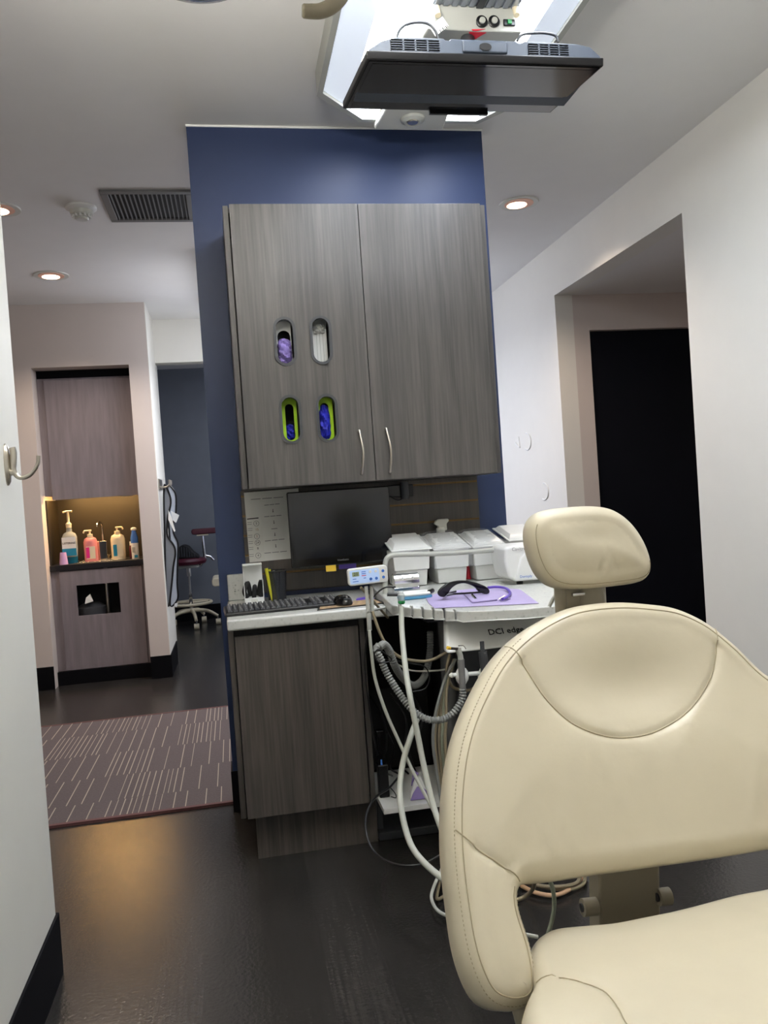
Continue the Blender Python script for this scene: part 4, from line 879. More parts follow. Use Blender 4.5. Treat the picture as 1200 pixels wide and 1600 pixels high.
ro = T('shelf_device', 'white and purple wedge-shaped cradle on the low white shelf', 'device', tuple(at(655, 1243, y=2.8)))
p = at(658, 1241, y=2.78)
base = [(p.x-.045, 2.76, .185), (p.x+.03, 2.76, .185), (p.x+.045, 2.85, .185), (p.x-.03, 2.85, .185)]
MB().hexa(base, [(p.x-.02, 2.79, .25), (p.x+.0, 2.785, .262), (p.x+.018, 2.83, .262), (p.x-.0, 2.84, .25)]).build('body', 'white_plastic', ro, bevel=.006, seg=3)
MB().prism([(p.x-.043, 2.757, .187), (p.x+.028, 2.757, .187), (p.x+.02, 2.765, .208), (p.x+.002, 2.773, .226), (p.x-.014, 2.773, .226), (p.x-.03, 2.766, .208)], (0, .004, 0)).build('front_patch', 'purple_soft', ro)
MB().prism([(p.x-.028, 2.79, .225), (p.x-.02, 2.785, .252), (p.x+.0, 2.79, .266), (p.x-.01, 2.83, .266)], (-.004, 0, 0)).build('side_patch', 'purple_soft', ro)
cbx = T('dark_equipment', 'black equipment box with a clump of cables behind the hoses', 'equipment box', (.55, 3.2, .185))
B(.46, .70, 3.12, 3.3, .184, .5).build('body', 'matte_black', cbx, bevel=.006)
for i in range(5):
    r = random.Random(i+20); MB().tube([(.47+.04*i, 3.1, .48), (.48+.04*i+r.uniform(-.03, .03), 3.02, .4), (.5+.03*i, 2.98+r.uniform(-.04, .04), .3), (.47+.045*i, 3.03, .22), (.52+.03*i, 3.0, .195)], .0035, 8).build('cable', 'black_plastic', cbx, smooth=True)
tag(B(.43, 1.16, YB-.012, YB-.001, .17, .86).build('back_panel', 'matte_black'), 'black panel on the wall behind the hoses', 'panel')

# ================= PATIENT CHAIR =================
def cushion(name, outline, F, R, T_, crown, back, parent, mt_='leather', seams=(), extra=None, cell=.012, fall=.12, K=7, groove=.0035, step=.008):
    P = spline([Vector((a, b, 0)) for a, b in outline], 10, True); P.append(P[0]); P = resample(P, step)[:-1]
    P = np.array([(p.x, p.y) for p in P])
    for _ in range(2): P = (np.roll(P, 1, 0)+2*P+np.roll(P, -1, 0))/4
    A = .5*np.sum(P[:, 0]*np.roll(P[:, 1], -1)-np.roll(P[:, 0], -1)*P[:, 1])
    if A < 0: P = P[::-1]
    tg_ = np.roll(P, -1, 0)-np.roll(P, 1, 0); tg_ /= np.linalg.norm(tg_, axis=1)[:, None]; nn = np.stack([-tg_[:, 1], tg_[:, 0]], 1)
    n = len(P)
    def dist(Q):
        return np.sqrt(((Q[:, None, :]-P[None])**2).sum(2)).min(1)
    def inside(Q):
        x, y = Q[:, 0:1], Q[:, 1:2]; x0, y0 = P[:, 0], P[:, 1]; x1, y1 = np.roll(x0, -1), np.roll(y0, -1)
        c = ((y0 > y) != (y1 > y)) & (x < (x1-x0)*(y-y0)/(y1-y0+1e-12)+x0); return c.sum(1) % 2 == 1
    rings = []
    for k in range(K+1):
        th = PI/2*k/K; rings.append((P+nn*R*(1-math.cos(th)), T_*math.sin(th)))
    inner = rings[-1][0]
    lo, hi = P.min(0), P.max(0); gx, gy_ = np.meshgrid(np.arange(lo[0], hi[0], cell), np.arange(lo[1], hi[1], cell)); G = np.stack([gx.ravel(), gy_.ravel()], 1)
    G = G+rng.uniform(-.15, .15, G.shape)*cell
    G = G[inside(G)]; di = np.sqrt(((G[:, None]-inner[None])**2).sum(2)).min(1); G = G[(dist(G) > R) & (di > cell*.5)]
    SS = []; extra_pts = []
    for s_ in seams:
        q = resample(spline([Vector((a, b, 0)) for a, b in s_], 10), .006); q = np.array([(p.x, p.y) for p in q]); SS.append(q)
        t_ = np.gradient(q, axis=0); t_ /= np.linalg.norm(t_, axis=1)[:, None]; m_ = np.stack([-t_[:, 1], t_[:, 0]], 1)
        for e in (0, .003, -.003, .007, -.007, .012, -.012): extra_pts.append(q+m_*e)
    if SS:
        SA = np.concatenate(SS); ds = np.sqrt(((G[:, None]-SA[None])**2).sum(2)).min(1); G = G[ds > .016]
        X = np.concatenate(extra_pts); X = X[inside(X)]; dx_ = np.sqrt(((X[:, None]-inner[None])**2).sum(2)).min(1); X = X[(dist(X) > R+.002) & (dx_ > .003)]; G = np.concatenate([G, X])
    def height(Q):
        h = T_+crown*(1-np.exp(-np.maximum(0, dist(Q)-R)/fall))
        if SS:
            e = np.sqrt(((Q[:, None]-SA[None])**2).sum(2)).min(1); h = h-groove*np.exp(-(e/.005)**2)-groove*.6*np.exp(-(e/.016)**2)
        if extra is not None: h = h+np.array([extra(a, b) for a, b in Q])
        return h
    allp = [Vector((a, b)) for a, b in inner]+[Vector((a, b)) for a, b in G]
    res = geometry.delaunay_2d_cdt(allp, [(i, (i+1) % n) for i in range(n)], [], 1, 1e-6)
    V2, F2, orig = res[0], res[2], res[3]
    Q = np.array([(v.x, v.y) for v in V2]); H_ = height(Q)
    imap = {}
    for i, og in enumerate(orig):
        for o_ in og:
            if o_ < n: imap[o_] = i
    b = MB(); vs = []; fs = []
    hr = height(inner)
    for p, h in rings[:-1]: vs += [F(a, c_, h) for a, c_ in p]
    base_i = len(vs)
    vs += [F(q[0], q[1], h) for q, h in zip(Q, H_)]
    for k in range(K-1):
        for i in range(n): j = (i+1) % n; fs.append((k*n+i, k*n+j, (k+1)*n+j, (k+1)*n+i))
    for i in range(n): j = (i+1) % n; fs.append(((K-1)*n+i, (K-1)*n+j, base_i+imap[j], base_i+imap[i]))
    fs += [tuple(base_i+i for i in f) for f in F2]
    # back side
    rb = len(vs); vs += [F(a, c_, -back*.7) for a, c_ in P]; vs += [F(a, c_, -back) for a, c_ in P+nn*.01]
    for i in range(n): j = (i+1) % n; fs.append((rb+i, rb+j, j, i)); fs.append((rb+n+i, rb+n+j, rb+j, rb+i))
    bb = len(vs); vs += [F(a, c_, -back) for a, c_ in Q]; fs += [tuple(bb+i for i in f)[::-1] for f in F2]
    for i in range(n): j = (i+1) % n; fs.append((bb+imap[i], bb+imap[j], rb+n+j, rb+n+i))
    b.add(vs, fs); o = b.build(name, mt_, parent)
    o.data.polygons.foreach_set('use_smooth', [True]*len(o.data.polygons))
    o['_h'] = 0; del o['_h']
    def surf(Q):
        d = dist(Q); ins = inside(Q); h = height(Q)
        e = T_*np.sqrt(np.clip(1-(1-np.clip(d/R, 0, 1))**2, 0, 1))
        return np.where(ins, np.where(d < R, e, h), 0.0)
    return o, surf, P, nn
XC = .695
CHR = T('dental_chair', 'cream leather dental patient chair with separate headrest in the right foreground', 'dental chair', (XC, .95, 0))
def solve(px, py, g):          # ray onto surface y = g(x, z)
    lo, hi = .4, 3.0
    for _ in range(50):
        md = (lo+hi)/2; p = at(px, py, y=md)
        if md < g(p.x, p.z): lo = md
        else: hi = md
    return at(px, py, y=hi)
def gback(x, z): return 1.27+.62*(z-.6)-.32*(z-.6)*abs(z-.6)-.05*((x-XC)/.36)**2
def nrm(g, x, z):
    e = 1e-3; v_ = Vector(((g(x+e, z)-g(x-e, z))/(2*e), -1, (g(x, z+e)-g(x, z-e))/(2*e))); return v_.normalized()
def Fback(x, z, h): return Vector((x, gback(x, z), z))+nrm(gback, x, z)*h
def PX(g, pts): return [(lambda p: (p.x, p.z))(solve(a, b, g)) for a, b in pts]
left = PX(gback, [(905, 947), (870, 957), (830, 978), (795, 1005), (765, 1040), (740, 1085), (720, 1130), (706, 1180), (698, 1240), (696, 1300), (699, 1360), (706, 1420), (715, 1480), (730, 1530), (750, 1566), (777, 1580), (805, 1580), (824, 1568), (831, 1545), (829, 1505), (820, 1465), (808, 1430), (803, 1405), (807, 1386), (822, 1379), (870, 1375)])
print('left', left[0], left[9], left[17], left[25])
right = PX(gback, [(1010, 945), (1050, 951), (1090, 968), (1118, 987), (1150, 1014), (1200, 1060)])
botr = PX(gback, [(940, 1364), (1000, 1356), (1100, 1342), (1200, 1326)])
print('right', right[-1], 'mirror', [2*XC-left[k][0] for k in (3, 4, 5)], [left[k][1] for k in (3, 4, 5)], 'bot', botr)
mir = [(2*XC-x, z) for x, z in left]
out = left+botr[:3]+[botr[3]]+[mir[k] for k in (23, 22, 21, 20, 19, 18, 17, 16, 15, 14, 13, 12, 11, 10, 9, 8, 7)]+right[::-1]+PX(gback, [(960, 942)])
seamU = PX(gback, [(788, 1010), (797, 1026), (814, 1058), (842, 1102), (880, 1138), (920, 1155), (960, 1160), (1010, 1150), (1060, 1120), (1095, 1075), (1108, 1035), (1112, 985)])
seamA = PX(gback, [(702, 1300), (712, 1312), (735, 1334), (765, 1355), (790, 1370), (806, 1384)])
mirA = [(2*XC-x, z) for x, z in seamA]
def bx(x, z):
    h = 0
    for cx_, cz_, ax, az, amp, ang in ((.79, .80, .07, .012, .003, .9), (.62, .79, .08, .015, .0025, -.5), (.72, .82, .05, .05, -.003, 0), (.47, .63, .012, .05, .003, .2), (.50, .66, .008, .05, .002, .4), (.55, .76, .1, .012, .0015, 1.2), (.86, .68, .01, .08, .003, -.4), (.6, .72, .012, .06, .0015, .3)):
        u = (x-cx_)*math.cos(ang)+(z-cz_)*math.sin(ang); v_ = -(x-cx_)*math.sin(ang)+(z-cz_)*math.cos(ang)
        h += amp*math.exp(-(u/ax)**2-(v_/az)**2)
    # lumbar shape: hollow shoulder panel, fuller lower edge
    h -= .028*math.exp(-((x-XC)/.13)**2-((z-.86)/.07)**2)
    return h
backrest, hb_, PB, NB = cushion('backrest', out, Fback, .032, .034, .022, .035, CHR, seams=[seamU, seamA, mirA], extra=bx)
def seam_tube(pts, F, hf, par, r=.0011, lift=.0005, nm='seam'):
    q = resample(spline([Vector((a, b, 0)) for a, b in pts], 10), .008); Q = np.array([(p.x, p.y) for p in q]); h = hf(Q)
    return MB().tube([F(a, b, hh_+lift) for (a, b), hh_ in zip(Q, h)], r, 6, smooth=False).build(nm, 'leather_piping', par, smooth=True)
seam_tube(seamU, Fback, hb_, backrest); seam_tube(seamA, Fback, hb_, backrest)
# band seam and stitching along the rounded outer rim
def rim(P, nn, F, R, T_, th, sel, par, r=.0012, nm='rim_seam', dash=None):
    idx = [i for i in range(len(P)) if sel(P[i])]
    if not idx: return
    brk = 0
    for k in range(len(idx)):
        if (idx[k]-idx[k-1]) % len(P) != 1: brk = k
    idx = idx[brk:]+idx[:brk]
    pts = [F(*(P[i]+nn[i]*R*(1-math.cos(th))), T_*math.sin(th)+.0003) for i in idx]
    if dash is None: MB().tube(pts, r, 6, smooth=False).build(nm, 'leather_piping', par, smooth=True)
    else:
        q = resample(pts, .0032); b = MB()
        for i in range(0, len(q)-1, 2): b.tube([q[i], q[i+1]], r, 4, smooth=False)
        o = b.build('stitching', 'leather_piping', par); o['kind'] = 'stuff'
outer = lambda p: not (.42 < p[0] < .97 and p[1] < .66) or p[1] > .7
rim(PB, NB, Fback, .032, .034, 1.02, lambda p: (p[0] < .462 and not (p[0] > .40 and p[1] < .645)) or p[1] > .74, backrest)
rim(PB, NB, Fback, .032, .034, .62, lambda p: p[0] < .40 and p[1] < .9 or (p[0] < .5 and p[1] > .7), backrest, r=.0009, dash=1)

# headrest
def ghead(x, z): return 1.53+.12*(z-1.1)+.02*(x-.7)-0.0*z
def Fhead(x, z, h): return Vector((x, ghead(x, z), z))+nrm(ghead, x, z)*h
ho = PX(ghead, [(833, 880), (824, 845), (826, 818), (842, 800), (875, 794), (920, 791), (955, 797), (983, 818), (1003, 848), (1013, 878), (1011, 898), (996, 910), (950, 917), (900, 921), (866, 917), (846, 903)])
def hx(x, z):
    h = -.007*math.exp(-((x-.70)/.05)**2-((z-1.13)/.03)**2)
    for cx_, cz_, ang, amp in ((.70, 1.075, 1.15, -.0035), (.725, 1.08, 1.9, -.003), (.712, 1.07, 1.5, .0025)):
        u = (x-cx_)*math.cos(ang)+(z-cz_)*math.sin(ang); v_ = -(x-cx_)*math.sin(ang)+(z-cz_)*math.cos(ang); h += amp*math.exp(-(u/.022)**2-(v_/.004)**2)
    return h
headrest, hh_f, PH, NH = cushion('headrest', ho, Fhead, .03, .032, .02, .035, CHR, extra=hx, cell=.006, fall=.06)
rim(PH, NH, Fhead, .03, .032, .8, lambda p: p[0] < .575 or p[1] < 1.085, headrest, r=.0010)
# head bracket
a = at(905, 930, y=1.57)
HBk = B(a.x-.042, a.x+.05, 1.555, 1.60, a.z-.035, a.z+.03).build('headrest_bracket', 'tan_plastic', CHR, bevel=.01, seg=3)
B(a.x-.024, a.x+.03, 1.545, 1.56, a.z+.001, a.z+.009).build('slide_plate', 'chrome', HBk, bevel=.002)
for dx_ in (-.045, .04): MB().cyl((a.x+dx_, 1.56, a.z-.03), (a.x+dx_, 1.56, a.z+.02), .012, 16).build('bracket_post', 'tan_plastic', HBk, smooth=True)
MB().tube(Pp(1.6, (877, 925), (868, 930), (862, 940), (858, 948)), .004, 10).build('cable', 'offwhite', HBk, smooth=True)
# seat
def gseat(x, y): return .535-.03*math.exp(-((y-1.22)/.05)**2)*0+.012*math.exp(-((x-.82)/.12)**2)
def Fseat(x, y, h): return Vector((x, y, gseat(x, y)-.03))+Vector((0, 0, h))
def SP(*pts): return [(lambda p: (p.x, p.y))(at(a, b, z=.545)) for a, b in pts]
so = SP((1060, 1404), (1000, 1414), (950, 1423), (900, 1427), (860, 1432), (833, 1446), (822, 1468), (826, 1492), (834, 1508), (826, 1522), (817, 1545), (813, 1580))
so += [(.325, .95), (.335, .8), (.35, .6), (.38, .45), (.45, .36), (.6, .33)]
so2 = [(2*XC-x, y) for x, y in so][::-1]
so = so+so2
seamS = SP((836, 1511), (850, 1513), (880, 1517), (915, 1530), (945, 1545), (965, 1570), (982, 1600))+[(.46, .9)]
seamS2 = [(2*XC-x, y) for x, y in seamS]
seat, hs_, PS, NS = cushion('seat', so, Fseat, .035, .032, .01, .06, CHR, seams=[seamS, seamS2], cell=.014, fall=.05, groove=.003)
seam_tube(seamS, Fseat, hs_, seat, r=.0009)
rim(PS, NS, Fseat, .035, .032, .15, lambda p: p[0] < .42 and p[1] < 1.13, seat, r=.0012)
# frame and supports
sxa, sxb = at(934, 1400, y=1.43).x, at(1030, 1400, y=1.43).x
bk = MB().hexa([(sxa, 1.44, .25), (sxb, 1.44, .25), (sxb, 1.5, .25), (sxa, 1.5, .25)], [(sxa, 1.40, .74), (sxb, 1.40, .74), (sxb, 1.44, .74), (sxa, 1.44, .74)]).build('back_support', 'tan_plastic', CHR, bevel=.006)
for pxa, pxb in (((910, 1418), (932, 1416)), ((1028, 1402), (1046, 1400))):
    a = at(*pxa, y=1.42); c_ = at(*pxb, y=1.42); k = MB().cyl(a, c_, .016, 24).build('hinge', 'tan_plastic', CHR, smooth=True)
    MB().cyl(a-Vector((.003, 0, 0)), a, .008, 16).build('hinge_bolt', 'dark_gray', k, smooth=True)
MB().tube([(.37, 1.3, .63), (.385, 1.24, .5), (.40, 1.15, .36), (.44, 1.1, .26)], .02, 14).build('arm_bracket', 'tan_plastic', CHR, smooth=True)
MB().tube([(1.02, 1.3, .63), (1.005, 1.24, .5), (.99, 1.15, .36), (.95, 1.1, .26)], .02, 14).build('arm_bracket', 'tan_plastic', CHR, smooth=True)
MB().tube([(XC, 1.5, .66), (XC+.01, 1.54, .85), (XC+.01, 1.57, 1.04)], .03, 14).build('head_column', 'tan_plastic', CHR, smooth=True)
B(.44, .95, .5, 1.2, .36, .443).build('seat_frame', 'tan_plastic', CHR, bevel=.02)
B(.58, .81, .75, 1.44, .1, .37).build('pedestal', 'tan_plastic', CHR, bevel=.03)
B(.5, .89, .45, 1.4, 0, .1).build('base', 'tan_plastic', CHR, bevel=.02)

# ================= RUG =================
rg = T('rug', 'brown hall rug with broken pale stripes behind the left wall', 'rug', (-.7, 4.3, 0))
rx0, rx1, ry0, ry1 = -1.9, .25, 3.49, 5.145
B(rx0, rx1, ry0, ry1, 0, .007).build('pile', 'rug', rg)
B(rx0, rx1, ry0-.02, ry0, 0, .011).build('edging', 'rug_edge', rg); B(rx0, rx1, ry1, ry1+.015, 0, .009).build('edging', 'rug_edge', rg)
rows = [ry0, 3.69, 4.03, 4.42, 4.83, ry1]; b = MB()
for j in range(5):
    r = random.Random(j*7+1); x = rx0+.01; k = r.randint(0, 1)
    phase = [(.0, 1), (.55, 0), (.1, 1), (.4, 0), (.2, 1)][j]; 
    while x < rx1:
        per = ((x-rx0+phase[0]) % .62)
        dense = per < .27
        b.box(x, x+(.004 if r.random() < .6 else .0025), rows[j]+.003, rows[j+1]-.003, .007, .0085)
        x += r.uniform(.02, .032) if dense else r.uniform(.05, .085)
o = b.build('stripe', 'rug_line', rg); o['kind'] = 'stuff'

# ================= SINK NICHE =================
ny = YE+.13
UN = T('niche_upper_cabinet', 'grey-mauve wall cabinet at the top of the sink niche', 'cabinet', (-1.0, ny, 1.37))
a0 = at(59, 590, y=ny); zt_ = at(130, 582, y=ny).z
UBZ = at(140, 778, y=ny).z
B(nx0+.001, nx1-.001, ny+.012, YE+.5, UBZ+.03, nz-.06).build('carcass', 'laminate_gray', UN)
B(nx0+.001, nx1-.001, ny+.02, YE+.5, nz-.06, nz-.001).build('top_filler', 'base_black', UN)
B(nx0+.055, nx1-.012, ny-.006, ny+.012, UBZ, nz-.075).build('door', 'laminate_gray', UN, bevel=.001)
B(nx1-.13, nx1-.05, ny-.012, ny-.004, UBZ-.006, UBZ+.0).build('pull', 'nickel', UN)
B(nx0+.08, nx1-.05, ny+.10, ny+.13, UBZ+.018, UBZ+.028).build('led_strip', 'glow_strip', UN)
bs = T('niche_backsplash', 'brown panels lining the lit sink niche', 'panel', (-1, YE+.6, .9))
b = MB(); b.box(nx0, nx1, YE+.5, YE+.65, .892, UBZ+.02); b.box(nx0+.0005, nx0+.01, ny, YE+.5, .892, UBZ); b.box(nx1-.01, nx1-.0005, ny, YE+.5, .892, UBZ); b.build('lining', 'brown_panel', bs)
NC = at(75, 893, y=ny).z; 
nct = T('niche_worktop', 'black worktop with inset sink in the niche', 'worktop', (-1, YE+.3, .84))
zc1 = at(150, 884, y=ny-.01).z; zc0 = at(150, 892, y=ny-.01).z
NZ = .89
B(nx0+.001, nx1-.001, ny-.02, YE+.5, NZ-.045, NZ).build('slab', 'laminate_dark', nct, bevel=.003)
sx0, sx1 = -1.19, -.86
b = MB(); b.box(sx0, sx1, ny+.03, ny+.05, NZ, NZ+.006); b.box(sx0, sx1, ny+.28, ny+.3, NZ, NZ+.006); b.box(sx0, sx0+.02, ny+.05, ny+.28, NZ, NZ+.006); b.box(sx1-.02, sx1, ny+.05, ny+.28, NZ, NZ+.006); b.build('sink_rim', 'chrome', nct, bevel=.002)
B(sx0+.02, sx1-.02, ny+.05, ny+.28, NZ+.0005, NZ+.0015).build('sink_bowl', 'nickel', nct)
LN = T('niche_lower_cabinet', 'grey-mauve base cabinet with a rectangular waste cutout under the niche worktop', 'cabinet', (-1, YE+.3, 0))
b = MB(); b.box(nx0+.001, nx0+.06, ny+.006, ny+.02, .1, NZ-.046); b.box(nx1-.03, nx1-.001, ny+.006, ny+.02, .1, NZ-.046); b.box(nx0+.001, nx0+.02, ny+.02, YE+.5, .1, NZ-.046); b.box(nx1-.02, nx1-.001, ny+.02, YE+.5, .1, NZ-.046); b.box(nx0+.02, nx1-.02, ny+.02, YE+.5, .1, .12); b.build('carcass', 'laminate_gray', LN)
h0_, h1_ = at(119, 915, y=ny-.01), at(187, 957, y=ny-.01); h2_ = at(186, 913, y=ny-.01); h3_ = at(121, 957, y=ny-.01)
holed_panel(nx0+.062, nx1-.032, .105, NZ-.05, ny-.012, ny+.006, [[(h0_.x, h0_.z), (h2_.x, h0_.z), (h2_.x, h1_.z), (h0_.x, h1_.z)]]).build('door', 'laminate_gray', LN)
B(nx1-.12, nx1-.05, ny-.02, ny-.01, NZ-.054, NZ-.05).build('pull', 'nickel', LN)
B(nx0+.02, nx1-.02, ny+.22, ny+.23, .12, NZ-.05).build('inner_back', 'matte_black', LN)
B(nx0+.001, nx1-.001, ny-.03, ny-.01, 0, .1).build('toe_kick', 'base_black', LN)
MB().cyl((-1.0+.02, ny+.12, .45), (-.98, ny+.12, .84), .014, 14).build('drain_pipe', 'nickel', LN, smooth=True)
tb = T('waste_bag', 'crumpled grey waste bag seen through the cabinet cutout', 'bag', (-1.08, ny+.08, .12))
MB().lathe([(.1, 0), (.12, .2), (.11, .43), (.06, .46)], (-1.1, ny+.13, .12), n=10).build('bag_body', 'dark_gray', tb, smooth=True)
tag(MB().prism([(-1.13, ny+.015, .585), (-1.07, ny+.018, .6), (-1.09, ny+.03, .655), (-1.12, ny+.02, .63)], (0, .01, 0)).build('paper_scrap', 'paper'), 'white paper scrap poking up in the cabinet cutout', 'paper')
# bottles in niche
def nb(px, py, y=YE+.27): return at(px, py, y=y)
NYb = YE+.24
def base(px, y=NYb):
    p = at(px, 870, y=y); return Vector((p.x, y, NZ+.0005))
mw = T('mouthwash_bottle', 'clear mouthwash bottle with teal liquid and tall white pump in the niche', 'bottle', tuple(base(111)))
c_ = base(111, YE+.24)
b = MB().lathe([(.045, 0), (.05, .01), (.05, .05)], c_, n=28, sy=.7); b.build('liquid_part', 'teal', mw, smooth=True)
MB().lathe([(.05, .05), (.055, .12), (.055, .2), (.045, .225), (.022, .24), (.02, .27)], c_, n=28, sy=.7).build('clear_body', 'vial', mw, smooth=True)
B(c_.x-.05, c_.x+.05, c_.y-.043, c_.y-.041, NZ+.06, NZ+.2).build('label_band', 'paper', mw); B(c_.x-.05, c_.x+.05, c_.y-.045, c_.y-.042, NZ+.06, NZ+.115).build('teal_band', 'teal_label', mw)
text('LISTERINE', .021, facing((c_.x, c_.y-.046, NZ+.155)), 'ink', mw)
MB().lathe([(.02, .27), (.022, .3), (.012, .31), (.009, .315), (.009, .39)], c_, n=20).build('pump', 'cream', mw, smooth=True)
MB().tube([c_+Vector((-.035, -.01, .388)), c_+Vector((-.01, 0, .393)), c_+Vector((.03, 0, .393))], .008, 10).build('spout', 'cream', mw, smooth=True)
def pumpb(name, px, label, mt_, h, wd, spdir, lab_m, cap='cream', y=NYb):
    c_ = base(px, y); t = T(name, label, 'bottle', tuple(c_), 'bottles in the lit sink niche')
    MB().lathe([(wd*.92, 0), (wd, .008), (wd, h*.62), (wd*.85, h*.72), (wd*.35, h*.78)], c_, n=28, sy=.65).build('body', mt_, t, smooth=True)
    MB().lathe([(wd*.42, h*.76), (wd*.4, h*.86), (.007, h*.87), (.007, h*.96)], c_, n=18).build('collar', cap, t, smooth=True)
    MB().tube([c_+Vector((-.012*spdir, 0, h*.965)), c_+Vector((.01*spdir, 0, h*.97)), c_+Vector((.035*spdir, -.01, h*.965)), c_+Vector((.045*spdir, -.012, h*.9))], .006, 10).build('spout', cap, t, smooth=True)
    fy = c_.y-wd*.65-.002
    B(c_.x-wd*.6, c_.x+wd*.7, fy, fy+.004, c_.z+h*.1, c_.z+h*.48).build('label_sheet', 'cream', t)
    B(c_.x-wd*.6, c_.x-wd*.1, fy-.001, fy, c_.z+h*.12, c_.z+h*.46).build('label_stripe', lab_m, t)
    return t
pumpb('soap_bottle', 143, 'pink pump bottle of hand soap left of the niche tap', 'pink', .245, .05, -1, 'magenta')
pumpb('lotion_bottle', 186, 'cream pump bottle with teal label right of the niche tap', 'cream', .255, .053, 1, 'teal_label')
c_ = base(212, YE+.2); t = T('spray_can', 'blue and white spray can with round white cap at the right of the niche', 'can', tuple(c_))
MB().lathe([(.027, 0), (.028, .12)], c_, n=24).build('lower_body', 'white_plastic', t, smooth=True)
MB().lathe([(.028, .12), (.028, .16), (.018, .2), (.016, .215)], c_, n=24).build('blue_shoulder', 'blue', t, smooth=True)
MB().lathe([(.018, .215), (.023, .223), (.02, .235), (.008, .24)], c_, n=24).build('cap', 'white_plastic', t, smooth=True)
B(c_.x-.005, c_.x+.02, c_.y-.03, c_.y-.027, NZ+.01, NZ+.03).build('label_patch', 'teal_label', t); B(c_.x-.018, c_.x+.005, c_.y-.03, c_.y-.027, NZ+.05, NZ+.09).build('label_patch', 'light_gray_plastic', t)
c_ = base(206, YE+.3); t = T('small_bottle', 'small dark red bottle with white cap behind the spray can', 'bottle', tuple(c_))
MB().lathe([(.015, 0), (.015, .09), (.008, .1)], c_, n=18).build('body', 'maroon', t, smooth=True); MB().lathe([(.01, .1), (.01, .13)], c_, n=18).build('cap', 'white_plastic', t, smooth=True)
c_ = base(99, YE+.17); t = tag(MB().lathe([(.031, 0), (.0305, .005), (.022, .09), (.0205, .09), (.021, .087)], c_, n=28).build('paper_cup', 'lilac', smooth=True), 'lilac disposable cup standing upside down at the left of the niche', 'cup')
# tap
c_ = base(163, YE+.38); t = T('tap', 'chrome gooseneck tap between the two pump bottles', 'tap', tuple(c_))
MB().lathe([(.02, 0), (.02, .01), (.011, .02), (.011, .2)], c_, n=20).build('body', 'chrome', t, smooth=True)
MB().tube([c_+Vector((0, 0, .2)), c_+Vector((0, -.01, .27)), c_+Vector((-.01, -.05, .3)), c_+Vector((-.02, -.09, .285)), c_+Vector((-.022, -.1, .26))], .008, 12).build('spout', 'chrome', t, smooth=True)
MB().tube([c_+Vector((.03, 0, 0)), c_+Vector((.035, -.01, .03)), c_+Vector((.05, -.02, .045))], .006, 10).build('lever', 'chrome', t, smooth=True)
c_ = base(161, YE+.3); t = T('paper_cup_holder', 'chrome square cup holder in front of the tap', 'holder', tuple(c_))
MB().hexa([(c_.x-.035, c_.y-.02, NZ), (c_.x+.035, c_.y-.02, NZ), (c_.x+.035, c_.y+.03, NZ), (c_.x-.035, c_.y+.03, NZ)], [(c_.x-.038, c_.y-.02, NZ+.15), (c_.x+.038, c_.y-.02, NZ+.15), (c_.x+.038, c_.y+.03, NZ+.15), (c_.x-.038, c_.y+.03, NZ+.15)]).build('body', 'chrome', t, bevel=.003)

# ================= SIDE WALL: hooks, aprons =================
hk = T('coat_rack', 'small nickel hook rack on the white side wall', 'hook rack', tuple(at(252, 752, y=6.4)))
a = at(250.5, 750, y=6.33); B(XL+.024, XL+.036, 6.3, 6.55, 1.40, 1.48).build('plate', 'nickel', hk, bevel=.003)
for yy in (6.33, 6.42, 6.51): MB().tube([(XL+.036, yy, 1.42), (XL+.07, yy, 1.415), (XL+.1, yy, 1.43), (XL+.105, yy, 1.47)], .007, 10).build('hook', 'nickel', hk, smooth=True)
def slab(px_pts, y, th, name, mt_, par, trim='black_plastic', tr=.007, bend=0.0):
    pts = spline([at(x, y_, y=y) for x, y_ in px_pts], 4, True)
    sx = min(p.x for p in pts)
    pts = [Vector((p.x, p.y+bend*(p.x-sx), p.z)) for p in pts]
    o = MB().prism(pts, (0, th, 0)).build(name, mt_, par, bevel=.003)
    if trim: MB().tube(pts, tr, 8, smooth=False, closed=True).build('piping', trim, par, smooth=True)
ap = T('lead_apron', 'grey x-ray apron with black edging hanging nearest on the side wall', 'apron', tuple(at(262, 945, y=6.38)))
slab([(257, 757), (264, 770), (267, 785), (263, 805), (261, 822), (262, 838), (272, 853), (274, 866), (271, 885), (268, 915), (264, 946), (260, 935), (258, 880), (257, 820), (256, 780)], 6.36, .02, 'panel', 'apron_gray', ap)
ap2 = T('lead_apron', 'paler grey x-ray apron with white collar flaps hanging behind the first', 'apron', tuple(at(270, 940, y=6.5)))
slab([(262, 760), (270, 764), (275, 775), (275, 800), (271, 815), (271, 832), (278, 848), (278, 870), (277, 910), (278, 935), (266, 946), (268, 900), (266, 850), (262, 800)], 6.5, .02, 'panel', 'apron_light', ap2)
MB().prism(Pp(6.46, (267, 798), (280, 805), (275, 817), (270, 813)), (0, .006, 0)).build('collar_flap', 'white_plastic', ap2); MB().prism(Pp(6.34, (263, 797), (268, 808), (274, 830), (272, 831), (263, 812)), (0, .005, 0)).build('collar_flap', 'white_plastic', ap2)
MB().prism(Pp(6.45, (273, 943), (278, 942), (276, 949), (272, 947)), (0, .004, 0)).build('tag', 'white_plastic', ap2)

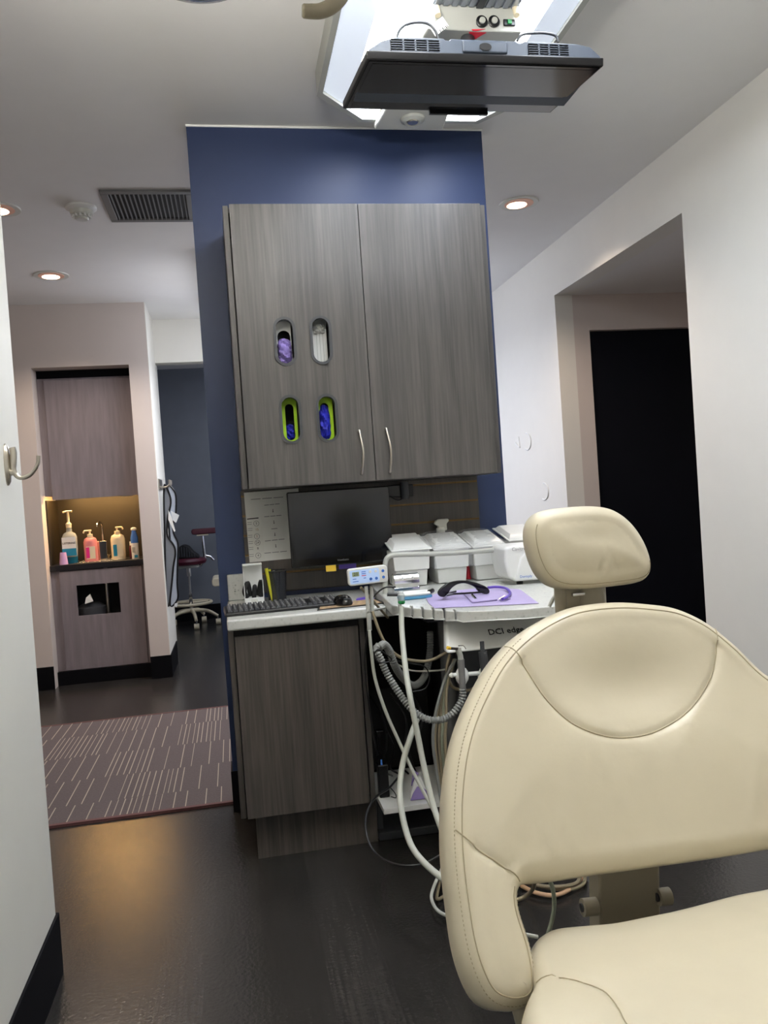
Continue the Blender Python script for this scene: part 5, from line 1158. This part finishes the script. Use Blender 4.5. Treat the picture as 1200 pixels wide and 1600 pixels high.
# ================= STOOL in far room =================
YS = 8.85
def fp(px, py): return at(px, py, y=YS)
st = T('operator_stool', 'maroon upholstered operator stool with arm support in the far room', 'stool', (fp(296, 900).x, YS, 0))
sx_ = fp(294, 900).x; sz = fp(296, 872).z
MB().lathe([(.15, -.07), (.19, -.06), (.205, -.03), (.195, -.005), (.15, .004), (0, .006)], (sx_, YS, sz), n=36).build('seat', 'maroon', st, smooth=True)
B(sx_-.1, sx_+.12, YS-.1, YS+.1, sz-.1, sz-.07).build('seat_plate', 'offwhite', st, bevel=.008)
MB().lathe([(.012, 0), (.018, .01), (.018, .2), (.014, .2), (.014, .52)], (sx_+.01, YS, .16), n=18).build('gas_column', 'chrome', st, smooth=True)
MB().lathe([(.028, 0), (.028, .1)], (sx_+.01, YS, sz-.19), n=18).build('collar', 'chrome', st, smooth=True)
MB().tube([(sx_+.01+.21*math.cos(k*PI/8), YS+.21*math.sin(k*PI/8), .245) for k in range(16)], .016, 10, closed=True, steps=3).build('foot_ring', 'cream', st, smooth=True)
for k in range(3): MB().tube([(sx_+.01, YS, .25), (sx_+.01+.2*math.cos(k*2.1+.5), YS+.2*math.sin(k*2.1+.5), .245)], .009, 8, smooth=False).build('ring_spoke', 'cream', st)
for k in range(5):
    a = -PI/2+.2+k*2*PI/5; e = Vector((sx_+.01+.27*math.cos(a), YS+.27*math.sin(a), .09)); c_ = Vector((sx_+.01, YS, .17))
    MB().tube([c_, c_.lerp(e, .6)+Vector((0, 0, .03)), e], .02, 10, rfun=lambda t: 1.1-.35*t).build('leg', 'cream', st, smooth=True)
    w_ = MB().cyl(e+Vector((-.025, 0, -.06)), e+Vector((.025, 0, -.06)), .03, 18).build('caster', 'cream', st, smooth=True); MB().cyl(e+Vector((0, 0, -.05)), e+Vector((0, 0, 0)), .009, 8).build('caster_stem', 'chrome', w_, smooth=True)
ax = fp(316, 830)
MB().prism([(x, YS-.05, z) for x, z in rounded(fp(299, 828).x, fp(299, 828).x+.4, ax.z-.03, ax.z+.03, .025)], (0, .1, 0)).build('arm_pad', 'maroon', st, bevel=.01)
B(ax.x-.06, ax.x+.06, YS-.03, YS+.03, ax.z-.045, ax.z-.03).build('arm_plate', 'cream', st)
MB().cyl((ax.x+.0, YS, ax.z-.05), (ax.x+.01, YS, sz-.02), .017, 16).build('arm_post', 'chrome', st, smooth=True)
MB().tube([(ax.x, YS, sz+.02), (ax.x+.06, YS, sz), (ax.x+.1, YS, sz-.04)], .014, 10).build('arm_lever', 'chrome', st, smooth=True)
MB().tube([(ax.x+.01, YS, sz+.02), (sx_+.14, YS, sz-.08), (sx_+.05, YS, sz-.09)], .014, 10).build('arm_link', 'chrome', st, smooth=True)
bg = T('quilted_bag', 'black quilted bag lying on the maroon stool', 'bag', (sx_-.02, YS, sz+.003))
b = MB(); pr = [fp(276, 870), fp(280, 855), fp(287, 851), fp(295, 853), (fp(303, 862)), fp(312, 868), fp(312, 872), fp(276, 873)]
b = MB().prism([p+Vector((0, -.12, .004)) for p in pr], (0, .2, 0)); b.build('body', 'matte_black', bg, bevel=.015, seg=3)
for i in range(7):
    x = 279+i*4; 
    zt2 = 853+max(0, (x-290))*.75
    MB().tube(Pp(YS-.125, (x, zt2+2), (x+1, 870)), .006, 6, smooth=False).build('quilt_rib', 'dark_gray', bg, smooth=True)
# beige chair corner behind
bc = T('beige_padded_chair', 'corner of a beige padded chair just left of the navy wall in the far room', 'chair', (-.12, 8.2, 0))
MB().prism([(x, 8.2, z) for x, z in rounded(at(331, 910, y=8.2).x, at(331, 910, y=8.2).x+.3, at(331, 917, y=8.2).z, at(331, 904, y=8.2).z, .03)], (0, .4, 0)).build('arm_pad', 'cream', bc, bevel=.01, seg=3)
MB().cyl((-.05, 8.4, 0), (-.05, 8.4, .5), .04, 16).build('post', 'cream', bc, smooth=True)

# ================= LEFT WALL HOOK, RIGHT WALL DECALS =================
wh = T('coat_hook', 'brushed nickel coat hook on the near left wall', 'hook', tuple(at(12, 725, x=XL)))
a = at(9, 726, x=XL); 
MB().lathe([(.0, .009), (.6, .0085), (.8, .006), (1, 0)][::-1], (XL, a.y, a.z), (1, 0, 0), 32, sx=.055, sy=.02)
b = MB(); vs = []
pr = [(1, 0), (1, .004), (.85, .009), (.5, .011), (0.001, .0115)]
n_ = 32; fs = []
for r_, h_ in pr:
    for i in range(n_): an = 2*PI*i/n_; vs.append((XL+h_, a.y+.017*r_*math.cos(an), a.z+.053*r_*math.sin(an)))
for j in range(len(pr)-1):
    for i in range(n_): k = (i+1) % n_; fs.append((j*n_+i, j*n_+k, (j+1)*n_+k, (j+1)*n_+i))
b.add(vs, fs).build('back_plate', 'nickel', wh, smooth=True)
o3 = Vector((XL, a.y, a.z))
MB().tube([o3+Vector((.018, 0, .042)), o3+Vector((.02, 0, .028)), o3+Vector((.018, 0, .005)), o3+Vector((.017, 0, -.015)), o3+Vector((.03, 0, -.034)), o3+Vector((.055, 0, -.03)), o3+Vector((.075, 0, -.005)), o3+Vector((.079, 0, .018))], .0075, 14, rfun=lambda t: 1.05-.3*t+.15*math.sin(6*t)).build('hook_arm', 'nickel', wh, smooth=True)
MB().tube([o3+Vector((.005, 0, -.02)), o3+Vector((.02, 0, -.02))], .009, 12, smooth=False).build('neck', 'nickel', wh, smooth=True)
def decal(pxy, label, pts, group=None):
    t = tag(MB().tube(pts, .005, 8).build('wall_ornament', 'white_plastic', smooth=True), label, 'wall ornament', group); return t
for (cx_, cy_, hgt), lab in (((823, 690, 13), 'white half-ring ornament on the right wall beside the small triangle'), ((850, 768, 13), 'white half-ring ornament lowest on the right wall')):
    pts = [at(cx_+6.5*math.cos(a_)+.03*0, cy_-hgt*math.sin(a_)+1*math.cos(a_), x=XR-.003) for a_ in [math.radians(k) for k in range(100, -111, -15)]]
    decal(None, lab, pts)
decal(None, 'small white folded triangle ornament on the right wall', [at(x, y, x=XR-.003) for x, y in ((805, 691), (808, 696), (812, 699), (811, 690), (810, 683))])
